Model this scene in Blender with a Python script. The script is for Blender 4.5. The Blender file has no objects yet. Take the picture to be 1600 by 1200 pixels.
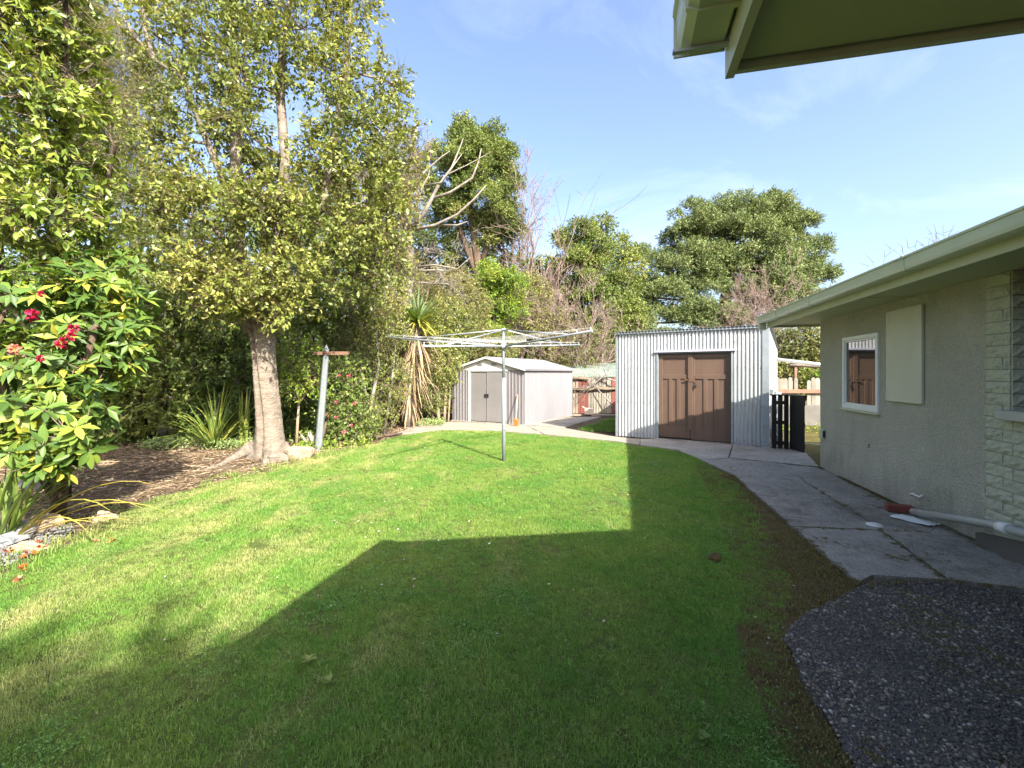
import bpy, math, random
import numpy as np
from mathutils import Vector, Matrix

S = bpy.context.scene
COL = S.collection
R = math.radians
random.seed(7)

# ------------------------------------------------------------------ camera, sky, sun, exposure
EYE = 1.52
FPX = 711.0
cam_d = bpy.data.cameras.new('camera')
cam_d.sensor_width = 36.0
cam_d.lens = FPX / 1600 * 36.0
cam_d.shift_y = -0.010
cam_d.clip_start = 0.05
cam_d.clip_end = 600
cam = bpy.data.objects.new('camera', cam_d)
cam.location = (0, 0, EYE)
cam.rotation_euler = (R(90), 0, 0)
COL.objects.link(cam)
S.camera = cam

SUN_EL = 37.4
SUN_AZ = 150.3           # clockwise from +Y; the sun stands behind the camera to the right
world = bpy.data.worlds.new('World')
S.world = world
world.use_nodes = True
wn, wl = world.node_tree.nodes, world.node_tree.links
wn.clear()
w_out = wn.new('ShaderNodeOutputWorld')
w_bg = wn.new('ShaderNodeBackground')
w_bg.inputs['Strength'].default_value = 0.131
sky = wn.new('ShaderNodeTexSky')
sky.sky_type = 'NISHITA'
sky.sun_disc = False
sky.sun_elevation = R(SUN_EL)
sky.sun_rotation = R(SUN_AZ)
sky.air_density = 1.0
sky.dust_density = 4.0
sky.ozone_density = 1.0
# thin high cloud: a veil of noise laid over the sky directions
w_tc = wn.new('ShaderNodeTexCoord')
w_map = wn.new('ShaderNodeMapping')
w_map.inputs['Scale'].default_value = (1.0, 1.6, 2.2)
w_map.inputs['Rotation'].default_value = (0.2, 0.35, 0.4)
w_ns = wn.new('ShaderNodeTexNoise')
w_ns.inputs['Scale'].default_value = 2.1
w_ns.inputs['Detail'].default_value = 9
w_ns.inputs['Roughness'].default_value = 0.62
w_ns.inputs['Distortion'].default_value = 0.9
w_rmp = wn.new('ShaderNodeValToRGB')
w_rmp.color_ramp.elements[0].position = 0.50
w_rmp.color_ramp.elements[0].color = (0, 0, 0, 1)
w_rmp.color_ramp.elements[1].position = 0.82
w_rmp.color_ramp.elements[1].color = (0.2, 0.2, 0.2, 1)
w_mix = wn.new('ShaderNodeMix')
w_mix.data_type = 'RGBA'
w_mix.inputs[7].default_value = (4.6, 4.9, 5.4, 1)
wl.new(w_tc.outputs['Generated'], w_map.inputs['Vector'])
wl.new(w_map.outputs['Vector'], w_ns.inputs['Vector'])
wl.new(w_ns.outputs['Fac'], w_rmp.inputs['Fac'])
wl.new(w_rmp.outputs['Color'], w_mix.inputs[0])
w_tint = wn.new('ShaderNodeMix')
w_tint.data_type = 'RGBA'
w_tint.blend_type = 'MULTIPLY'
w_tint.inputs[0].default_value = 1.0
w_tint.inputs[7].default_value = (0.92, 0.925, 1.0, 1)
wl.new(sky.outputs['Color'], w_tint.inputs[6])
wl.new(w_tint.outputs[2], w_mix.inputs[6])
wl.new(w_mix.outputs[2], w_bg.inputs['Color'])
wl.new(w_bg.outputs['Background'], w_out.inputs['Surface'])

sun_d = bpy.data.lights.new('sun', 'SUN')
sun_d.energy = 4.5
sun_d.angle = R(0.55)
sun_d.color = (1.0, 0.94, 0.83)
sun = bpy.data.objects.new('sun', sun_d)
_el, _az = R(SUN_EL), R(SUN_AZ)
to_sun = Vector((math.sin(_az) * math.cos(_el), math.cos(_az) * math.cos(_el), math.sin(_el)))
sun.rotation_euler = (-to_sun).to_track_quat('-Z', 'Y').to_euler()
sun.location = to_sun * 60
COL.objects.link(sun)

S.view_settings.view_transform = 'Standard'
S.view_settings.look = 'None'
S.view_settings.exposure = 1.75
S.view_settings.gamma = 1.0
S.view_settings.use_curve_mapping = False
S.render.engine = 'CYCLES'
S.cycles.max_bounces = 8
S.cycles.diffuse_bounces = 4
S.cycles.transmission_bounces = 6
S.cycles.caustics_reflective = False
S.cycles.caustics_refractive = False
S.cycles.use_denoising = True


# ------------------------------------------------------------------ helpers: places
def P(px, py, d):
    """The place d metres in front of the lens that shows at photo pixel px, py."""
    return Vector(((px - 800) / FPX * d, d, EYE + (584 - py) / FPX * d))


def G(px, py):
    """The place on level ground that shows at photo pixel px, py."""
    d = EYE * FPX / (py - 584)
    return Vector(((px - 800) / FPX * d, d, 0.0))


# ------------------------------------------------------------------ helpers: materials
def ramp(nt, fac, stops):
    n = nt.nodes.new('ShaderNodeValToRGB')
    el = n.color_ramp.elements
    while len(el) < len(stops):
        el.new(0.5)
    for e, (p, c) in zip(el, stops):
        e.position = p
        e.color = (c[0], c[1], c[2], 1)
    nt.links.new(fac, n.inputs['Fac'])
    return n.outputs['Color']


def noise_tex(nt, vec, scale, detail=5, rough=0.6, dist=0.0):
    n = nt.nodes.new('ShaderNodeTexNoise')
    n.inputs['Scale'].default_value = scale
    n.inputs['Detail'].default_value = detail
    n.inputs['Roughness'].default_value = rough
    n.inputs['Distortion'].default_value = dist
    nt.links.new(vec, n.inputs['Vector'])
    return n.outputs['Fac']


def mixc(nt, fac, a, b, mode='MIX'):
    n = nt.nodes.new('ShaderNodeMix')
    n.data_type = 'RGBA'
    n.blend_type = mode
    for sock, v in ((n.inputs[0], fac), (n.inputs[6], a), (n.inputs[7], b)):
        if hasattr(v, 'is_linked'):
            nt.links.new(v, sock)
        elif isinstance(v, (int, float)):
            sock.default_value = v
        else:
            sock.default_value = (v[0], v[1], v[2], 1)
    return n.outputs[2]


def mapped(nt, vec, sc=(1, 1, 1), loc=(0, 0, 0), rot=(0, 0, 0)):
    n = nt.nodes.new('ShaderNodeMapping')
    n.inputs['Scale'].default_value = sc
    n.inputs['Location'].default_value = loc
    n.inputs['Rotation'].default_value = rot
    nt.links.new(vec, n.inputs['Vector'])
    return n.outputs['Vector']


def new_mat(name):
    m = bpy.data.materials.new(name)
    m.use_nodes = True
    nt = m.node_tree
    b = nt.nodes['Principled BSDF']
    return m, nt, b


def bump(nt, b, height, strength, dist=0.01):
    n = nt.nodes.new('ShaderNodeBump')
    n.inputs['Strength'].default_value = strength
    n.inputs['Distance'].default_value = dist
    nt.links.new(height, n.inputs['Height'])
    nt.links.new(n.outputs['Normal'], b.inputs['Normal'])


def mat(name, c1, c2=None, scale=3.0, rough=0.6, bmp=0.0, bscale=60.0, bdist=0.005, metal=0.0, spec=0.5, stretch=(1, 1, 1),
        dirt=None, dscale=1.2, dlo=0.55, dhi=0.75, rnd=0.0):
    """A worn surface: two tones through noise, a dirt tone in blots, fine relief; rnd varies it per object."""
    m, nt, b = new_mat(name)
    tc = nt.nodes.new('ShaderNodeTexCoord')
    v = tc.outputs['Object']
    vs = mapped(nt, v, stretch)
    c2 = c2 or tuple(x * 0.75 for x in c1)
    f = noise_tex(nt, vs, scale, 6, 0.65)
    col = ramp(nt, f, [(0.32, c2), (0.68, c1)])
    if dirt:
        f2 = noise_tex(nt, vs, dscale, 8, 0.7, 0.3)
        fm = ramp(nt, f2, [(dlo, (0, 0, 0)), (dhi, (1, 1, 1))])
        col = mixc(nt, fm, col, dirt)
    if rnd:
        oi = nt.nodes.new('ShaderNodeObjectInfo')
        fm = ramp(nt, oi.outputs['Random'], [(0, (1 - rnd,) * 3), (1, (1 + rnd,) * 3)])
        col = mixc(nt, 1.0, col, fm, 'MULTIPLY')
    nt.links.new(col, b.inputs['Base Color'])
    b.inputs['Roughness'].default_value = rough
    b.inputs['Metallic'].default_value = metal
    b.inputs['Specular IOR Level'].default_value = spec
    if bmp:
        h = noise_tex(nt, vs, bscale, 5, 0.6)
        bump(nt, b, h, bmp, bdist)
    return m


def leaf_mat(name, stops, rough=0.42, spec=0.4, trans=0.28, tint=(1.25, 1.2, 0.6), gain=1.45):
    """Leaves: tone by a stored per-leaf and per-clump random number, some light let through."""
    m, nt, b = new_mat(name)
    a1 = nt.nodes.new('ShaderNodeAttribute')
    a1.attribute_name = 'rnd'
    a2 = nt.nodes.new('ShaderNodeAttribute')
    a2.attribute_type = 'INSTANCER'
    a2.attribute_name = 'tone'
    ad = nt.nodes.new('ShaderNodeMath')
    nt.links.new(a1.outputs['Fac'], ad.inputs[0])
    nt.links.new(a2.outputs['Fac'], ad.inputs[1])
    stops = [(p, tuple(x * gain for x in c)) for p, c in stops]
    col = ramp(nt, ad.outputs[0], stops)
    b.inputs['Roughness'].default_value = rough
    b.inputs['Specular IOR Level'].default_value = spec
    nt.links.new(col, b.inputs['Base Color'])
    t = nt.nodes.new('ShaderNodeBsdfTranslucent')
    tcol = mixc(nt, 1.0, col, tint, 'MULTIPLY')
    nt.links.new(tcol, t.inputs['Color'])
    mx = nt.nodes.new('ShaderNodeMixShader')
    mx.inputs[0].default_value = trans
    nt.links.new(b.outputs[0], mx.inputs[1])
    nt.links.new(t.outputs[0], mx.inputs[2])
    nt.links.new(mx.outputs[0], nt.nodes['Material Output'].inputs['Surface'])
    return m


# ------------------------------------------------------------------ helpers: objects
def tag(o, label=None, cat=None, group=None, kind=None):
    for k, v in (('label', label), ('category', cat), ('group', group), ('kind', kind)):
        if v:
            o[k] = v
    return o


def thing(name, label, cat, loc=(0, 0, 0), rotz=0.0, group=None):
    o = bpy.data.objects.new(name, None)
    COL.objects.link(o)
    o.empty_display_size = 0.2
    o.location = loc
    o.rotation_euler = (0, 0, rotz)
    return tag(o, label, cat, group)


def frame_of(o):
    M = Matrix.Identity(4)
    while o is not None:
        M = (Matrix.Translation(o.location) @ o.rotation_euler.to_matrix().to_4x4()) @ M
        o = o.parent
    return M


def link_mesh(name, me, parent=None, m=None, kind=None):
    o = bpy.data.objects.new(name, me)
    COL.objects.link(o)
    if m is not None and not me.materials:
        me.materials.append(m)
    if parent is not None:
        o.parent = parent
    if kind:
        o['kind'] = kind
    return o


class MB:
    """Collects shapes; build() links them as one mesh object. Coordinates are the parent's unless world=True."""

    def __init__(self):
        self.v, self.f, self.sm = [], [], []

    def add(self, vs, fs, smooth=False):
        k = len(self.v)
        self.v += [tuple(x) for x in vs]
        self.f += [tuple(i + k for i in f) for f in fs]
        self.sm += [smooth] * len(fs)
        return self

    def box(self, x0, x1, y0, y1, z0, z1, M=None, bev=0.0):
        if bev > 0:
            b = min(bev, (x1 - x0) * .45, (y1 - y0) * .45, (z1 - z0) * .45)
            vs, idx = [], {}
            for sx in (0, 1):
                for sy in (0, 1):
                    for sz in (0, 1):
                        X, Y, Z = (x0, x1)[sx], (y0, y1)[sy], (z0, z1)[sz]
                        dx, dy, dz = (b, -b)[sx], (b, -b)[sy], (b, -b)[sz]
                        for ax, p in enumerate(((X, Y + dy, Z + dz), (X + dx, Y, Z + dz), (X + dx, Y + dy, Z))):
                            idx[(sx, sy, sz, ax)] = len(vs)
                            vs.append(p)
            I = lambda x, y, z, a: idx[(x, y, z, a)]
            fs = []
            for s in (0, 1):
                for ax in range(3):
                    q = []
                    for (u, w) in ((0, 0), (1, 0), (1, 1), (0, 1)):
                        c = [0, 0, 0]
                        c[ax] = s
                        c[(ax + 1) % 3] = u
                        c[(ax + 2) % 3] = w
                        q.append(I(c[0], c[1], c[2], ax))
                    fs.append(tuple(q if s else q[::-1]))
            for ax in range(3):
                o1, o2 = (ax + 1) % 3, (ax + 2) % 3
                for u in (0, 1):
                    for w in (0, 1):
                        c0, c1 = [0, 0, 0], [0, 0, 0]
                        c0[o1] = c1[o1] = u
                        c0[o2] = c1[o2] = w
                        c1[ax] = 1
                        q = [I(*c0, o1), I(*c1, o1), I(*c1, o2), I(*c0, o2)]
                        fs.append(tuple(q if (u == w) else q[::-1]))
            for sx in (0, 1):
                for sy in (0, 1):
                    for sz in (0, 1):
                        t = [I(sx, sy, sz, 0), I(sx, sy, sz, 1), I(sx, sy, sz, 2)]
                        fs.append(tuple(t if (sx + sy + sz) % 2 else t[::-1]))
        else:
            vs = [(x, y, z) for x in (x0, x1) for y in (y0, y1) for z in (z0, z1)]
            fs = [(0, 1, 3, 2), (4, 6, 7, 5), (0, 4, 5, 1), (2, 3, 7, 6), (0, 2, 6, 4), (1, 5, 7, 3)]
        if M is not None:
            vs = [M @ Vector(p) for p in vs]
        return self.add(vs, fs)

    def tube(self, pts, rad, n=8, cap=True, smooth=True):
        pts = [Vector(p) for p in pts]
        if not hasattr(rad, '__len__'):
            rad = [rad] * len(pts)
        vs, fs = [], []
        u = None
        for i, p in enumerate(pts):
            t = (pts[min(i + 1, len(pts) - 1)] - pts[max(i - 1, 0)]).normalized()
            if u is None:
                u = t.orthogonal().normalized()
            else:
                u = (u - t * u.dot(t))
                u = u.normalized() if u.length > 1e-6 else t.orthogonal().normalized()
            w = t.cross(u)
            for k in range(n):
                a = 2 * math.pi * k / n
                vs.append(p + (u * math.cos(a) + w * math.sin(a)) * rad[i])
        for i in range(len(pts) - 1):
            for k in range(n):
                a, b = i * n + k, i * n + (k + 1) % n
                fs.append((a, b, b + n, a + n))
        self.add(vs, fs, smooth)
        if cap:
            k0 = len(self.v) - len(vs)
            self.f.append(tuple(k0 + k for k in range(n))[::-1])
            self.f.append(tuple(k0 + (len(pts) - 1) * n + k for k in range(n)))
            self.sm += [False, False]
        return self

    def sweep(self, path, prof, close_prof=True):
        """A profile of (out, z) swept along a plan path; out is to the right of travel; corners are mitred."""
        n = len(path)
        N = []
        for i in range(n - 1):
            d = Vector((path[i + 1][0] - path[i][0], path[i + 1][1] - path[i][1]))
            d.normalize()
            N.append(Vector((d.y, -d.x)))
        vs, fs = [], []
        m = len(prof)
        for i in range(n):
            if i == 0:
                o = N[0]
            elif i == n - 1:
                o = N[-1]
            else:
                o = (N[i - 1] + N[i])
                o = o / (o.length_squared / 2)
            for (q, z) in prof:
                vs.append((path[i][0] + o.x * q, path[i][1] + o.y * q, z))
        for i in range(n - 1):
            for k in range(m if close_prof else m - 1):
                a, b = i * m + k, i * m + (k + 1) % m
                fs.append((a, b, b + m, a + m))
        if close_prof:
            fs.append(tuple(range(m))[::-1])
            fs.append(tuple((n - 1) * m + k for k in range(m)))
        return self.add(vs, fs)

    def slab(self, poly, z0, z1):
        """A plan polygon raised from z0 to z1."""
        n = len(poly)
        a = sum(poly[i][0] * poly[(i + 1) % n][1] - poly[(i + 1) % n][0] * poly[i][1] for i in range(n))
        if a < 0:
            poly = poly[::-1]
        vs = [(p[0], p[1], z0) for p in poly] + [(p[0], p[1], z1) for p in poly]
        fs = [tuple(range(n, 2 * n))] + [(i, (i + 1) % n, (i + 1) % n + n, i + n) for i in range(n)]
        return self.add(vs, fs)

    def build(self, name, m, parent=None, world=False, kind=None):
        vs = self.v
        if world and parent is not None:
            Mi = frame_of(parent).inverted()
            vs = [tuple(Mi @ Vector(p)) for p in vs]
        me = bpy.data.meshes.new(name)
        me.from_pydata(vs, [], self.f)
        me.polygons.foreach_set('use_smooth', self.sm)
        me.update()
        return link_mesh(name, me, parent, m, kind)


def np_mesh(name, V, F, m, parent=None, attrs=None, kind=None, smooth=False):
    """A mesh from arrays in world coordinates; F is (n,3) or (n,4)."""
    V = np.asarray(V, dtype=np.float64)
    if parent is not None:
        Mi = np.array(frame_of(parent).inverted())
        V = V @ Mi[:3, :3].T + Mi[:3, 3]
    me = bpy.data.meshes.new(name)
    n, k = F.shape
    me.vertices.add(len(V))
    me.vertices.foreach_set('co', V.astype(np.float32).ravel())
    me.loops.add(n * k)
    me.loops.foreach_set('vertex_index', F.astype(np.int32).ravel())
    me.polygons.add(n)
    me.polygons.foreach_set('loop_start', np.arange(0, n * k, k, dtype=np.int32))
    if smooth:
        me.polygons.foreach_set('use_smooth', np.ones(n, dtype=bool))
    for an, av in (attrs or {}).items():
        at = me.attributes.new(an, 'FLOAT', 'POINT')
        at.data.foreach_set('value', np.asarray(av, dtype=np.float32))
    me.update(calc_edges=True)
    return link_mesh(name, me, parent, m, kind)


def unit(a):
    return a / np.maximum(np.linalg.norm(a, axis=1, keepdims=True), 1e-9)


def rand_dirs(rg, n):
    return unit(rg.normal(size=(n, 3)))


def copy_tree(o, parent=None):
    c = o.copy()
    COL.objects.link(c)
    if parent is not None:
        c.parent = parent
    for ch in list(o.children):
        copy_tree(ch, c)
    return c


# ------------------------------------------------------------------ materials of the built things
M_roughcast = None


def roughcast_mat():
    m, nt, b = new_mat('roughcast')
    tc = nt.nodes.new('ShaderNodeTexCoord')
    v = tc.outputs['Object']
    f = noise_tex(nt, v, 0.9, 8, 0.7)
    col = ramp(nt, f, [(0.3, (0.49, 0.465, 0.375)), (0.7, (0.615, 0.58, 0.475))])
    f1 = noise_tex(nt, mapped(nt, v, (1.4, 1.4, 0.35)), 2.2, 7, 0.7)
    col = mixc(nt, ramp(nt, f1, [(0.52, (0, 0, 0)), (0.78, (0.55,) * 3)]), col, (0.33, 0.335, 0.245))
    sz = nt.nodes.new('ShaderNodeSeparateXYZ')
    nt.links.new(v, sz.inputs[0])
    ns_ = noise_tex(nt, mapped(nt, v, (1.5, 1.5, .6)), 3.0, 8, 0.75)
    ms_ = nt.nodes.new('ShaderNodeMath')
    ms_.operation = 'MULTIPLY_ADD'
    nt.links.new(sz.outputs['Z'], ms_.inputs[0])
    ms_.inputs[1].default_value = -0.55
    nt.links.new(ns_, ms_.inputs[2])
    col = mixc(nt, ramp(nt, ms_.outputs[0], [(0.24, (0, 0, 0)), (0.55, (.55,) * 3)]), col, (0.27, 0.255, 0.19))
    f9 = noise_tex(nt, v, 55, 4, 0.7)
    col = mixc(nt, 1.0, col, ramp(nt, f9, [(0.3, (0.80,) * 3), (0.7, (1.16,) * 3)]), 'MULTIPLY')  # fine mottle painted into the colour, standing in for shading of the relief
    vo = nt.nodes.new('ShaderNodeTexVoronoi')
    vo.inputs['Scale'].default_value = 62
    nt.links.new(mapped(nt, v, (1, 1, 1)), vo.inputs['Vector'])
    n2 = noise_tex(nt, v, 95, 4, 0.7)
    n3 = noise_tex(nt, v, 26, 3, 0.6)
    mh = nt.nodes.new('ShaderNodeMath')
    mh.operation = 'ADD'
    nt.links.new(n2, mh.inputs[0])
    nt.links.new(n3, mh.inputs[1])
    mh2 = nt.nodes.new('ShaderNodeMath')
    mh2.operation = 'SUBTRACT'
    nt.links.new(mh.outputs[0], mh2.inputs[0])
    nt.links.new(vo.outputs['Distance'], mh2.inputs[1])
    bump(nt, b, mh2.outputs[0], 1.0, 0.017)
    nt.links.new(col, b.inputs['Base Color'])
    b.inputs['Roughness'].default_value = 0.9
    b.inputs['Specular IOR Level'].default_value = 0.25
    return m


M_roughcast = roughcast_mat()
M_brick = mat('painted_split_brick', (0.53, 0.53, 0.41), (0.43, 0.435, 0.33), 7, 0.85, 1.0, 42, 0.02, spec=0.25, dirt=(0.24, 0.25, 0.18), dscale=3.0, dlo=0.58, dhi=0.8, rnd=0.06)
M_mortar = mat('mortar', (0.40, 0.40, 0.31), (0.32, 0.32, 0.25), 9, 0.95, 0.6, 70)
M_trim = mat('cream_green_trim_paint', (0.50, 0.515, 0.36), (0.44, 0.46, 0.315), 2.0, 0.42, 0.08, 30, spec=0.4, dirt=(0.22, 0.23, 0.15), dscale=2.6, dlo=0.6, dhi=0.85)
M_gutter = mat('gutter_paint', (0.52, 0.56, 0.40), (0.46, 0.5, 0.35), 2.5, 0.32, 0.05, 30, spec=0.5, dirt=(0.20, 0.21, 0.14), dscale=3.0, dlo=0.6, dhi=0.82, stretch=(1, 1, 2))
M_soffit = mat('soffit_sheet_paint', (0.47, 0.48, 0.29), (0.42, 0.43, 0.25), 1.6, 0.6, 0.12, 20, spec=0.3, dirt=(0.42, 0.42, 0.32), dscale=3.5, dlo=0.68, dhi=0.8)
M_roof = mat('painted_roof_iron', (0.20, 0.19, 0.17), (0.14, 0.13, 0.12), 3, 0.6)
M_board = mat('cover_board_paint', (0.56, 0.545, 0.43), (0.50, 0.485, 0.375), 2.2, 0.6, 0.15, 25, dirt=(0.36, 0.35, 0.26), dscale=1.8, dlo=0.55, dhi=0.85, stretch=(1, 1, 0.5))
M_white = mat('white_frame', (0.76, 0.77, 0.74), (0.68, 0.69, 0.66), 4, 0.4, dirt=(0.5, 0.5, 0.42), dscale=3, dlo=0.65, dhi=0.85)
M_pvc = mat('grey_pvc', (0.38, 0.385, 0.36), (0.31, 0.315, 0.295), 6, 0.45, dirt=(0.3, 0.31, 0.26), dscale=4)
M_galv = mat('galvanised_iron', (0.46, 0.48, 0.49), (0.385, 0.405, 0.415), 1.6, 0.42, 0.05, 14, metal=0.25, spec=0.5, stretch=(2.2, 2.2, 0.35), dirt=(0.36, 0.385, 0.40), dscale=1.3, dlo=0.56, dhi=0.8, rnd=0.04)
M_galv_dark = mat('weathered_zinc', (0.33, 0.37, 0.39), (0.25, 0.28, 0.30), 3, 0.5, 0.1, 30, metal=0.3, dirt=(0.2, 0.2, 0.18), dscale=4)
M_pipe = mat('galvanised_pipe', (0.36, 0.39, 0.41), (0.28, 0.31, 0.33), 8, 0.4, 0.05, 60, metal=0.35, dirt=(0.30, 0.30, 0.27), dscale=6)
M_silver = mat('silver_shed_iron', (0.31, 0.305, 0.32), (0.27, 0.265, 0.28), 1.4, 0.42, 0.05, 10, metal=0.3, stretch=(1.5, 1.5, 0.4), dirt=(0.38, 0.36, 0.35), dscale=1.5, dlo=0.58, dhi=0.85)
M_shed_door = mat('silver_shed_door', (0.29, 0.28, 0.28), (0.25, 0.24, 0.24), 1.6, 0.4, 0.25, 5, 0.02, metal=0.35, dirt=(0.28, 0.27, 0.265), dscale=2)
M_shed_white = mat('shed_gable_white', (0.48, 0.49, 0.475), (0.42, 0.43, 0.42), 2, 0.5, dirt=(0.45, 0.44, 0.4), dscale=2)
M_door = mat('brown_door_paint', (0.125, 0.076, 0.051), (0.098, 0.060, 0.040), 3, 0.6, 0.2, 40, stretch=(3, 3, 0.4), dirt=(0.24, 0.165, 0.12), dscale=7, dlo=0.64, dhi=0.78)
M_blackgate = mat('black_stained_timber', (0.013, 0.014, 0.016), (0.008, 0.009, 0.010), 6, 0.5, 0.3, 50, stretch=(4, 4, 0.5))
M_rust = mat('rusty_iron', (0.16, 0.075, 0.04), (0.09, 0.05, 0.035), 20, 0.8, 0.3, 80)
M_iron = mat('dark_iron', (0.035, 0.033, 0.033), (0.02, 0.02, 0.02), 20, 0.5, metal=0.4)
M_timber = mat('weathered_timber', (0.25, 0.205, 0.155), (0.17, 0.135, 0.10), 5, 0.85, 0.4, 60, stretch=(3, 3, 0.3), dirt=(0.15, 0.13, 0.09), dscale=3, rnd=0.18)
M_timber_dk = mat('brown_timber', (0.21, 0.115, 0.07), (0.13, 0.075, 0.05), 6, 0.8, 0.4, 60, rnd=0.1)
M_red = mat('faded_red_paint', (0.17, 0.048, 0.034), (0.12, 0.036, 0.028), 5, 0.8, 0.3, 50, dirt=(0.12, 0.06, 0.04), dscale=3, rnd=0.18)
M_palepaint = mat('flaking_pale_paint', (0.22, 0.20, 0.16), (0.15, 0.138, 0.11), 4, 0.8, 0.3, 50, dirt=(0.24, 0.22, 0.16), dscale=3, dlo=0.5, dhi=0.75, rnd=0.2)
M_greenroof = mat('pale_green_iron', (0.20, 0.25, 0.21), (0.15, 0.19, 0.16), 2, 0.6, 0.1, 20, dirt=(0.42, 0.36, 0.28), dscale=2.2, dlo=0.5, dhi=0.75)
M_redbrick = mat('red_brick', (0.20, 0.052, 0.033), (0.12, 0.034, 0.024), 14, 0.9, 0.5, 60)
M_plaster = mat('concrete_wall', (0.13, 0.12, 0.105), (0.095, 0.09, 0.078), 3, 0.9, 0.4, 40, dirt=(0.20, 0.2, 0.15), dscale=2)
def concrete_mat(name, c1, c2, dirtc, seed):
    m, nt, b = new_mat(name)
    g = nt.nodes.new('ShaderNodeNewGeometry')
    v = mapped(nt, g.outputs['Position'], (1, 1, 1), (seed, seed * 2, 0))
    col = ramp(nt, noise_tex(nt, v, 2.2, 10, 0.78), [(0.34, c2), (0.66, c1)])
    brush = noise_tex(nt, mapped(nt, v, (9, 1.6, 1), rot=(0, 0, R(20))), 9, 6, 0.75)
    col = mixc(nt, 1.0, col, ramp(nt, brush, [(0.3, (0.62,) * 3), (0.7, (1.22,) * 3)]), 'MULTIPLY')
    speck = noise_tex(nt, v, 85, 3, 0.7)
    col = mixc(nt, 1.0, col, ramp(nt, speck, [(0.33, (0.55,) * 3), (0.5, (1, 1, 1)), (0.72, (1.35,) * 3)]), 'MULTIPLY')
    st1 = noise_tex(nt, v, 1.15, 10, 0.8, 0.6)
    col = mixc(nt, ramp(nt, st1, [(0.50, (0, 0, 0)), (0.68, (0.85,) * 3)]), col, dirtc)
    st2 = noise_tex(nt, v, 5.5, 8, 0.75, 0.3)
    col = mixc(nt, ramp(nt, st2, [(0.60, (0, 0, 0)), (0.70, (0.8,) * 3)]), col, tuple(x * .6 for x in dirtc))
    nt.links.new(col, b.inputs['Base Color'])
    b.inputs['Roughness'].default_value = 0.9
    b.inputs['Specular IOR Level'].default_value = 0.2
    bump(nt, b, noise_tex(nt, v, 60, 8, 0.8), 0.8, 0.012)
    return m


M_concrete_old = mat('old_concrete', (0.42, 0.385, 0.325), (0.27, 0.247, 0.208), 2.6, 0.85, 0.6, 90, 0.006, dirt=(0.10, 0.085, 0.065), dscale=1.6, dlo=0.46, dhi=0.72, rnd=0.06)
M_concrete_lt = mat('pale_concrete', (0.43, 0.39, 0.33), (0.31, 0.28, 0.24), 3.5, 0.85, 0.5, 90, 0.006, dirt=(0.15, 0.13, 0.10), dscale=1.8, dlo=0.5, dhi=0.8)
M_drive = mat('buff_concrete', (0.29, 0.26, 0.21), (0.23, 0.205, 0.165), 3, 0.9, 0.4, 80, dirt=(0.19, 0.165, 0.125), dscale=1.5, dlo=0.5, dhi=0.8)
M_concrete = concrete_mat('stained_path_concrete', (0.37, 0.345, 0.295), (0.225, 0.21, 0.18), (0.085, 0.07, 0.053), 3)
M_concrete_lt = concrete_mat('pale_path_concrete', (0.41, 0.38, 0.325), (0.28, 0.26, 0.22), (0.135, 0.112, 0.085), 8)
M_orange = mat('orange_bristle', (0.62, 0.17, 0.03), (0.5, 0.13, 0.02), 9, 0.7)
M_handle = mat('pale_wood_handle', (0.55, 0.42, 0.27), (0.42, 0.32, 0.2), 9, 0.6)
M_card = mat('pale_cardboard', (0.62, 0.53, 0.40), (0.55, 0.46, 0.34), 5, 0.8)
M_slate = mat('slate_stone', (0.25, 0.265, 0.27), (0.17, 0.18, 0.185), 5, 0.85, 0.7, 30, 0.02, rnd=0.2)
M_tanstone = mat('tan_stone', (0.42, 0.31, 0.20), (0.30, 0.22, 0.15), 5, 0.9, 0.7, 25, 0.02, rnd=0.15)
M_gravelstone = mat('pale_gravel', (0.20, 0.195, 0.18), (0.12, 0.118, 0.105), 12, 0.9, 0.4, 60, rnd=0.3)


def glass_mat():
    m, nt, b = new_mat('window_glass')
    b.inputs['Base Color'].default_value = (0.02, 0.024, 0.024, 1)
    b.inputs['Roughness'].default_value = 0.02
    b.inputs['IOR'].default_value = 1.5
    b.inputs['Specular IOR Level'].default_value = 0.9
    b.inputs['Coat Weight'].default_value = 1.0
    b.inputs['Coat Roughness'].default_value = 0.01
    return m


M_glass = glass_mat()


def ground_mat():
    m, nt, b = new_mat('bare_earth')
    g = nt.nodes.new('ShaderNodeNewGeometry')
    v = g.outputs['Position']
    f = noise_tex(nt, v, 1.3, 9, 0.72)
    col = ramp(nt, f, [(0.3, (0.075, 0.054, 0.034)), (0.5, (0.14, 0.105, 0.065)), (0.7, (0.21, 0.165, 0.105))])
    f2 = noise_tex(nt, v, 0.7, 6, 0.7)
    col = mixc(nt, ramp(nt, f2, [(0.54, (0, 0, 0)), (0.7, (1, 1, 1))]), col, (0.055, 0.075, 0.024))
    nt.links.new(col, b.inputs['Base Color'])
    b.inputs['Roughness'].default_value = 0.95
    b.inputs['Specular IOR Level'].default_value = 0.15
    bump(nt, b, noise_tex(nt, v, 38, 7, 0.75), 0.9, 0.03)
    return m


def soil_mat(name, stops, sc, bs=40, bd=0.02):
    m, nt, b = new_mat(name)
    g = nt.nodes.new('ShaderNodeNewGeometry')
    v = g.outputs['Position']
    col = ramp(nt, noise_tex(nt, v, sc, 9, 0.72), stops)
    nt.links.new(col, b.inputs['Base Color'])
    b.inputs['Roughness'].default_value = 0.95
    b.inputs['Specular IOR Level'].default_value = 0.12
    bump(nt, b, noise_tex(nt, v, bs, 7, 0.75), 1.0, bd)
    return m


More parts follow.
